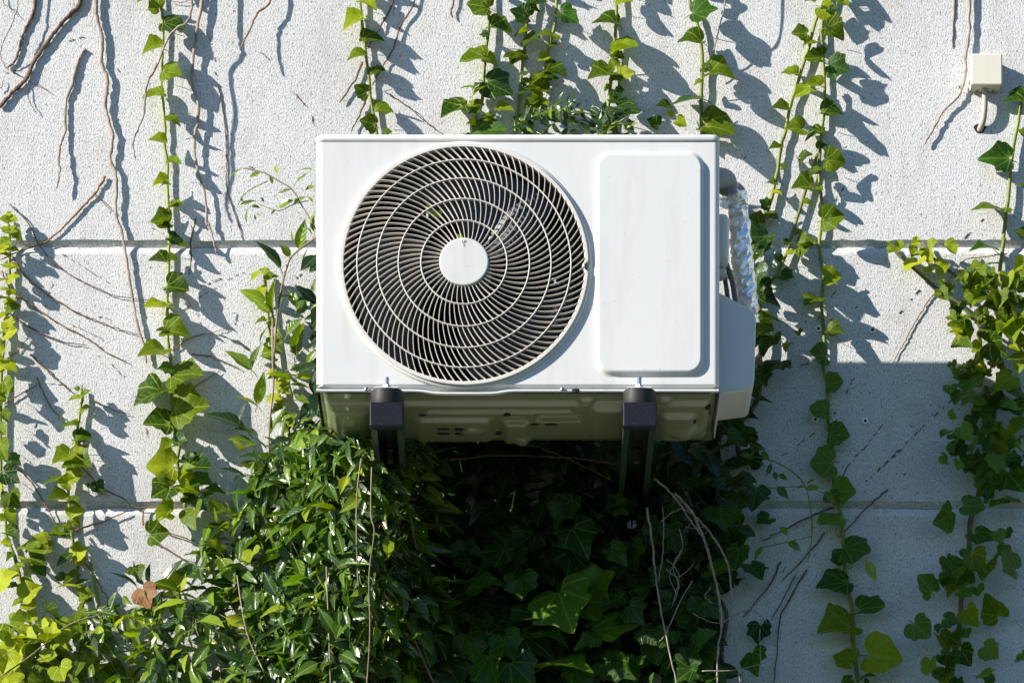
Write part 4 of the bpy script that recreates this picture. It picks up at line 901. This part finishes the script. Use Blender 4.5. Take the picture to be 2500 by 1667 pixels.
# clump on top of the unit, with leaf fill added to darken the wall
root3 = empty('leafy_climber', P(1330, 345, 0), 'small clump of dark glossy leaves above the unit, with added shading leaves behind and below it', 'climber')
TOPC = C_(CD, [(1150,640),(1300,590),(1440,550),(1560,600),(1700,585),(1760,690),(1760,760),(1120,760)]); k = 0
while k < 120:
    x, y = rnd.uniform(1230, 1560), rnd.uniform(235, 345)
    if not inside(x, y, TOPC): continue
    k += 1; a = rnd.gauss(-.3, 1.4); s = rnd.uniform(24, 44)
    add_leaf(root3, 'clem_dark' if rnd.random() < .75 else 'clem', (x, y), (x + s*math.cos(a), y + s*math.sin(a)), rnd.uniform(.03, .13), 1.2, rnd.uniform(0, .6), rnormal(.6))
shade_fill = []; r3 = Vector(root3.location)
for k in range(620):  # leaf fill hidden behind the unit, added to block the sun
    x, y = rnd.uniform(760, 1480), rnd.uniform(620, 1130); h = rnd.uniform(.02, .20)
    if y > 1000 and h > .12: h *= .5
    a = rnd.gauss(math.pi / 2, 1.1); u = Vector((math.cos(a), 0, -math.sin(a)))
    shade_fill.append((Matrix.Translation(-r3) @ leaf_matrix(P(x, y, h), u, rnd.uniform(.045, .07), rnd.uniform(-.1, .7), rnormal(.5), 1.4), rnd.randrange(10)))
for k in range(520):  # further dark leaves added to black out the wall below the unit
    x, y = rnd.uniform(1000, 1760), rnd.uniform(1050, 1690); h = rnd.uniform(.01, .06)
    if 1285 < x < 1350 and 1120 < y < 1300 and rnd.random() < .8: continue
    a = rnd.gauss(math.pi / 2, 1.1); u = Vector((math.cos(a), 0, -math.sin(a)))
    shade_fill.append((Matrix.Translation(-r3) @ leaf_matrix(P(x, y, h), u, rnd.uniform(.05, .075), rnd.uniform(-.1, .5), rnormal(.4), 1.6), rnd.randrange(10)))
stuff_leaves('leaf_mass', shade_fill, root3, 'clem_dark')
cstem([P(1280, 380, .08), P(1330, 320, .09), P(1400, 275, .09), P(1480, 290, .08)], .0014, 'stem', root3)
# thin climber sprays right of the bracket in the shade
root4 = empty('leafy_climber', P(1900, 1500, 0), 'thin trailing climber spray crossing the shaded wall right of the unit', 'climber')
cstem([P(*CG(640,120), .08), P(*CG(760,190), .08), P(*CG(850,300), .07), P(*CG(890,560), .05), P(*CG(860,780), .04)], .0013, 'stem', root4)
cstem([P(*CG(500,90), .08), P(*CG(640,120), .08)], .0013, 'stem', root4); cstem([P(*CG(980,340), .05), P(*CG(850,290), .06), P(*CG(600,300), .08), P(*CG(430,330), .09)], .001, 'stem', root4)
cstem([P(*CG(540,690), .06), P(*CG(720,650), .06), P(*CG(890,610), .05)], .001, 'stem', root4)
for e in [(640,190,660,260),(670,210,740,245),(665,290,740,370),(490,300,355,330),(510,300,585,360),(850,300,955,290),(975,330,1050,410),(680,550,740,610),(660,590,570,640),(735,650,825,710),(565,680,500,780),(500,110,600,150),(330,370,290,360),(1250,780,1310,915),(620,140,590,230),(560,60,620,130),(440,-50,560,-10),(480,0,590,60),(530,40,470,120),(420,80,520,100)]:
    add_leaf(root4, 'clem', CG(e[0], e[1]), CG(e[2], e[3]), .07, 1.3, rnd.uniform(0, .4), rnormal(.4, Vector((-.2, -.8, .5))))

# ------------------------------------------------------------------ dry stems
def dry(cr, pts, r, label, h=.006, mat='dry', name='dead_vine', taper=.55, group='dead vine stems on the wall', ext=None):
    pl = C_(cr, pts)
    if ext: pl += C_(ext[0], ext[1])
    if pl[0][1] < 0: pl = [(pl[0][0] + rnd.uniform(-20, 30), -330), (pl[0][0] + rnd.uniform(-8, 16), -150)] + pl; h = h if not hasattr(h, '__len__') or len(h) == 2 else [h[0], h[0]] + list(h)
    n_ = len(pl); hs = [h] * n_ if not hasattr(h, '__len__') else [h[0] + (h[-1] - h[0]) * (i / (n_ - 1)) if len(h) == 2 else h[i] for i in range(n_)]
    pp = smooth_path([P(*p, q) for p, q in zip(pl, hs)], 6); base = Vector((pp[-1].x, 0, pp[-1].z)); m = len(pp)
    for q in pp[1:-1]: q += Vector((rnd.gauss(0, .0007), rnd.gauss(0, .0004), rnd.gauss(0, .0007)))
    rr = [r * (1 - (1 - taper) * i / (m - 1)) * rnd.uniform(.82, 1.18) for i in range(m)]; rr[-1] = r * .25
    v, f = tube_data([q - base for q in pp], rr, 7); o = mesh_obj(name, v, f, M[mat], None, True, base); tag(o, label, 'dead stem', group); return o
dry(CA, [(125,-10),(110,90),(60,210),(15,300),(5,390),(40,460),(62,482)], .0016, 'thin curved dry stem in the top left corner', [.03, .03, .03, .03, .02, .008, .006])
dry(CA, [(240,-10),(220,110),(160,230),(130,340),(95,430),(48,462)], .0042, 'flat dark peeling stem in the top left corner', .004, 'bark')
dry(CA, [(552,-10),(480,100),(390,200),(310,310),(230,430),(180,540),(100,620),(-10,740)], .0046, 'thick dark stem slanting across the top left corner', .006, 'bark', taper=.9)
dry(CA, [(582,335),(530,430),(500,560),(455,680),(445,800),(445,900),(410,1000),(400,1120),(410,1160),(385,1290)], .0040, 'short wavy grey dead stem left of the long one', [.004, .004, .005, .005, .006, .006, .012, .016, .017, .018])
dry(CA, [(655,-10),(660,120),(695,250),(695,430),(735,540),(720,690),(730,790),(770,930),(755,1090),(795,1200),(790,1400),(800,1500)], .0046, 'longest pale wavy dead stem hanging through the joint at left', .009, ext=(CB, [(770,150),(795,270),(820,430),(850,620),(880,780),(915,890),(935,1010)]))
dry(CA, [(1312,-20),(1285,140),(1170,230),(1080,430),(1000,590),(980,790),(920,930),(910,1000),(925,1088)], .0032, 'slender dead stem crossing in front of the tall green vine', [.05, .056, .062, .08, .088, .092, .095, .097, .099], taper=.6)
dry(CA, [(1382,-20),(1350,170),(1330,330),(1310,560),(1350,690),(1355,830),(1330,930),(1330,1050),(1360,1200),(1400,1330),(1415,1540)], .0042, 'long grey dead stem just right of the tall green vine', .012, ext=(CB, [(1330,120),(1370,260),(1392,325)]))
dry(CA, [(1855,-10),(1760,90),(1700,220),(1648,328)], .0030, 'short brown stem hanging from the top edge left of the unit', [.02, .024, .031, .045], 'twig')
dry(CA, [(1488,580),(1515,700),(1540,900),(1550,1100),(1550,1300),(1600,1450),(1635,1560)], .0014, 'thin dark root line between the dead stem and the unit', .002, 'bark', ext=(CB, [(1520,120),(1552,235)]))
dry(CA, [(722,1208),(650,1320),(560,1420),(430,1555)], .0026, 'brown twig rising from the joint at left', .005, 'twig', ext=(CB, [(400,150),(270,250),(140,290),(0,350)]))
for i, (pts, lab) in enumerate([([(60,-5),(190,130),(260,270),(380,400),(530,490),(700,570),(830,595),(950,608)], 'uppermost long thin twig running right from the left edge below the joint'),
    ([(80,330),(150,440),(300,570),(480,680),(620,740),(750,790),(890,828)], 'second long thin twig running right from the left edge vine'),
    ([(10,420),(80,550),(230,660),(380,760),(550,850),(680,940),(812,1002)], 'third long thin twig running right from the left edge vine'),
    ([(50,680),(200,790),(400,870),(552,897)], 'short fourth thin twig running right from the left edge vine'),
    ([(195,955),(300,1060),(380,1130),(450,1192)], 'thin twig leading down to the short young vine'),
    ([(235,1100),(290,1230),(340,1310),(410,1365)], 'thin twig touching the left leaf of the short young vine'),
    ([(580,1240),(700,1300),(835,1335)], 'forked dark twig right of the short young vine'),
    ([(1110,925),(1220,850),(1330,820),(1450,790)], 'brown twig right of the tall vine, level with its big leaves'),
    ([(1220,955),(1340,965),(1430,1000),(1535,1050)], 'lower brown twig right of the tall vine'),
    ([(1250,90),(1215,250),(1222,350),(1205,450)], 'dark hooked twig over the joint right of the tall vine'),
    ([(20,1010),(110,930),(190,840)], 'dark twig poking right from the left edge vine'),
    ([(1200,1190),(1290,1130),(1400,1060)], 'dark twig under the biggest right leaf of the tall vine'),
    ([(30,1270),(130,1210),(230,1150)], 'dark twig low on the left edge vine')]):
    dry(CB, pts, rnd.uniform(.0013, .0021), lab, .005, 'twig' if i % 3 else 'bark', 'dry_twig', .5, 'thin dry twigs on the wall')
for pts, lab in [([(470,190),(560,280),(640,360),(760,420),(840,475),(1000,470)], 'dry twig along the lower joint at left'), ([(60,190),(180,300),(250,410),(350,580)], 'dark straight twig between the two left vines'),
    ([(950,590),(1060,640),(1220,690)], 'dry twig under the lower joint beside the leaves'), ([(945,685),(1040,740),(1120,790),(1215,825)], 'curved dry twig pointing into the leafy mass'),
    ([(440,630),(560,590),(660,555),(790,500)], 'dark twig crossing the short young vine'), ([(505,800),(580,890),(640,1000),(690,1070)], 'purple brown stem slanting from the short young vine into the leaves'),
    ([(890,590),(888,500),(960,470)], 'hooked twig hanging at the lower joint')]:
    dry(CC, pts, .0019, lab, .008, 'twig', 'dry_twig', .6, 'thin dry twigs on the wall')
for pts, r, lab in [([(472,-10),(415,120),(395,160),(330,270)], .0026, 'dark stem crossing behind the small vine above left of the unit'), ([(592,-10),(510,140),(470,270),(400,380),(358,472)], .0024, 'long dark stem slanting toward the small vine above left of the unit'),
    ([(302,340),(260,440),(178,562)], .0028, 'rough brown stem forking left from the small vine'), ([(330,520),(290,620),(240,722)], .0024, 'lower brown stem forking left from the small vine'),
    ([(420,500),(560,590),(650,670),(745,740)], .0012, 'fine root line running down to the top of the unit'), ([(802,-10),(785,60),(795,100)], .0026, 'stub of brown stem at the top edge above the fan')]:
    dry(CD, pts, r, lab, .007, 'bark', group='dead stems above the unit')
for pts, lab in [([(70,480),(180,545),(260,580),(345,635)], 'hair thin twig curving right of the thick slanting stem'), ([(180,580),(205,690),(250,780)], 'hair thin twig dropping from the thick slanting stem'),
    ([(20,-10),(70,50),(125,115)], 'hair thin twig at the very top left corner'), ([(640,1320),(700,1380),(770,1455)], 'hair thin twig between the brown twig and the long dead stem'), ([(-5,620),(15,580),(25,545)], 'short dark twig end at the left edge under the slanting stem'), ([(1300,0),(1240,20),(1150,0)], 'short dark twig at the top beside the tall vine')]:
    dry(CA, pts, .0010, lab, .006, 'bark', 'dry_twig', .6, 'thin dry twigs on the wall')
dry(CE, [(1812,-10),(1810,200),(1790,350),(1790,450),(1770,540),(1740,600),(1650,690),(1590,800),(1533,893)], .0038, 'pale bare stem passing the left side of the junction box', .009)
dry(CE, [(1725,-10),(1718,120),(1708,300)], .0022, 'faint bark line left of the stem by the junction box', .0015, 'bark')
dry(CE, [(308,-10),(265,180),(230,330),(195,442)], .0020, 'thin grey stem hanging above the big leaf at the unit corner', [.06, .045, .03, .02])
dry(CF, [(1700,395),(1640,460),(1580,560),(1530,640),(1480,740),(1410,860)], .0016, 'brown root trail slanting left from the yellow tipped shoot', .003, 'twig')
dry(CF, [(2150,155),(2050,175),(1880,200),(1800,290),(1760,350)], .0014, 'thin root crossing the joint near the right edge', .01, 'twig')
for pts, r, lab, mt, hh in [([(-10,330),(100,450),(180,620),(230,780),(270,950),(300,1150),(275,1350),(270,1580)], .0042, 'pale thick bare stem curving down through the dark ivy', 'dry', .20),
    ([(140,490),(260,640),(340,800),(365,1000),(375,1250),(405,1450),(420,1580)], .0030, 'second pale bare stem right of the thick one in the dark ivy', 'dry', .19),
    ([(320,1165),(450,1090),(530,1110),(605,1185)], .0017, 'pale curled tendril catching light at the edge of the dark ivy', 'dry', .22), ([(110,1110),(200,1160),(300,1180)], .0014, 'fine pale tendril joining the thick bare stem', 'dry', .21),
    ([(1382,308),(1250,420),(1130,550),(1060,620)], .0026, 'brown branch slanting across the lower joint by the long vine', 'bark', .012), ([(1030,425),(880,480),(720,560),(560,640)], .0030, 'brown branch running left from the long vine below the joint', 'bark', .012),
    ([(970,590),(850,740),(690,905)], .0024, 'upper of the roots slanting down left of the long vine', 'bark', .006), ([(855,828),(740,1020),(680,1150),(660,1350),(640,1580)], .0024, 'long root bending down along the shaded wall', 'bark', .006),
    ([(780,860),(720,980),(620,1160)], .0020, 'short root beside the long bending one', 'bark', .005), ([(680,775),(630,900),(520,1040),(440,1140)], .0026, 'dark root at the edge of the tangled ivy', 'bark', .006),
    ([(548,1215),(552,1380),(555,1540)], .0015, 'straight thin grey stem hanging at the bottom of the dark ivy', 'dry', .16), ([(170,1490),(400,1480),(610,1425)], .0015, 'thin bare twig lying across the two pale stems', 'dry', .21)]:
    dry(CG, pts, r * .78, lab, hh, mt, group='bare stems in the shade')
dry(CH, [(1950,560),(1985,800),(2000,960),(2040,1200),(2100,1480),(2130,1600)], .0024, 'long pale stem falling from the service panel bracket', .22)
dry(CH, [(1990,395),(2060,450),(2130,530),(2190,620),(2260,720)], .0024, 'arching pale stem leaving the service panel bracket', .24)
dry(CH, [(800,285),(1100,262),(1400,270),(1600,285),(1800,318)], .0026, 'reddish twig stretched level under the unit between the brackets', .15, 'twig')
dry(CH, [(1220,190),(1400,240),(1600,330),(1740,400)], .0016, 'thin reddish twig slanting under the unit', .16, 'twig')
dry(CH, [(1100,550),(1180,480),(1240,400),(1020,330)], .0014, 'thin bent twig over the bright wall patch under the unit', .03, 'twig')
for pts, lab in [([(20,560),(40,700),(-40,860),(10,1000)], 'fine wavy tendril near the top of the pale bare stems'), ([(60,545),(130,560),(200,540)], 'fine level tendril crossing the thick pale stem'), ([(-60,760),(0,820),(20,900),(-30,1080)], 'fine hooked tendril left of the thick pale stem'), ([(380,930),(440,980),(510,1010),(525,1080)], 'fine tendril curving right from the second pale stem'), ([(300,1180),(340,1150),(420,1110)], 'fine tendril between the two pale stems'), ([(240,1050),(190,1000),(230,940)], 'fine curled tendril beside the thick pale stem')]:
    dry(CG, pts, .0011, lab, .2, 'dry', 'tendril', .7, 'tendrils right of the bracket')
for k, (pts, lab) in enumerate([([(2030,640),(2080,600),(2150,570),(2200,590)], 'looped pale tendril right of the bracket'), ([(2150,800),(2100,900),(2130,1000),(2110,1100)], 'wavy pale tendril below the loop'), ([(2040,560),(2045,760),(2020,990)], 'brown upright stem right of the bracket'), ([(2060,910),(2130,960),(2220,880)], 'thin crossing tendril in the dark ivy'), ([(2210,980),(2140,1100),(2060,1280),(2020,1330)], 'drooping thin tendril low in the dark ivy')]):
    dry(CH, pts, .0013, lab, .2, 'dry', 'tendril', .7, 'tendrils right of the bracket')
# remnants of aerial roots left on the stucco
V, F = [], []
def dash(p0, p1, w):
    a, b = P(*p0, .0012), P(*p1, .0012); n_ = max(2, int((b - a).length / .012)); pts = [a + (b - a) * (i / n_) + Vector((rnd.gauss(0, .0008), 0, rnd.gauss(0, .0008))) for i in range(n_ + 1)]
    v, f = tube_data(pts, [w * rnd.uniform(.5, 1.2) for _ in pts], 5); o0 = len(V); V.extend(v); F.extend([tuple(q + o0 for q in g_) for g_ in f])
def dashes(cr, a, b, step, fill, w=.0016):
    a, b = Vector(cr(*a)), Vector(cr(*b)); Ld = (b - a).length; t = 0
    while t < Ld:
        l_ = step * rnd.uniform(.25, 1.3) * fill
        if rnd.random() < .85: dash(a + (b - a) * (t / Ld), a + (b - a) * (min(Ld, t + l_) / Ld), w)
        t += step * rnd.uniform(.5, 1.6)
for a, b in [((1160,960),(1030,1200)),((1370,1230),(1180,1470)),((1810,1085),(1290,1580)),((900,1320),(660,1490)),((1130,1520),(1080,1600)),((850,590),(800,650)),((1040,400),(1000,450)),((1180,500),(1150,520)),((1580,390),(1450,540)),((1050,1230),(1020,1280)),((860,870),(700,910)),((1900,30),(1870,60)),((935,560),(915,590))]: dashes(CF, a, b, 24, .75, .0012)
for a, b in [((1520,5),(1200,290)),((1250,15),(1170,90)),((1130,140),(1080,240)),((900,240),(760,310)),((800,20),(680,90)),((1500,200),(1430,250)),((720,810),(690,850))]: dashes(CG, a, b, 24, .75, .0012)
for a, b in [((390,310),(700,500)),((620,710),(740,740)),((450,760),(660,860)),((710,1020),(790,1095)),((1280,520),(1410,470)),((1260,600),(1400,515)),((1170,675),(1220,640)),((1260,690),(1280,760)),((1560,430),(1440,480)),((1515,700),(1500,760)),((1890,470),(1920,440)),((1060,800),(1150,860)),((620,960),(640,970)),((320,1140),(420,1150)),((930,1420),(940,1480)),((340,500),(310,560))]: dashes(CB, a, b, 14, .95, .0007)
for a, b in [((1590,70),(1630,100)),((1780,360),(1835,410)),((2020,640),(2100,735)),((2130,790),(2140,850)),((1420,230),(1470,420)),((1190,250),(1165,340)),((800,470),(815,490)),((470,280),(575,255)),((1030,1555),(1060,1568)),((1470,490),(1475,520)),((40,500),(110,480))]: dashes(CA, a, b, 14, .95, .0008)
for a, b in [((1040,1160),(980,1240)),((1900,1350),(1785,1465)),((430,970),(400,1030)),((440,990),(460,1000)),((1750,530),(1745,555))]: dashes(CE, a, b, 16, .9, .0010)
o = mesh_obj('root_remnants', V, F, M['bark'], None, True); o['kind'] = 'stuff'; tag(o, 'scattered dark dashes of old aerial roots on the stucco', 'root marks')
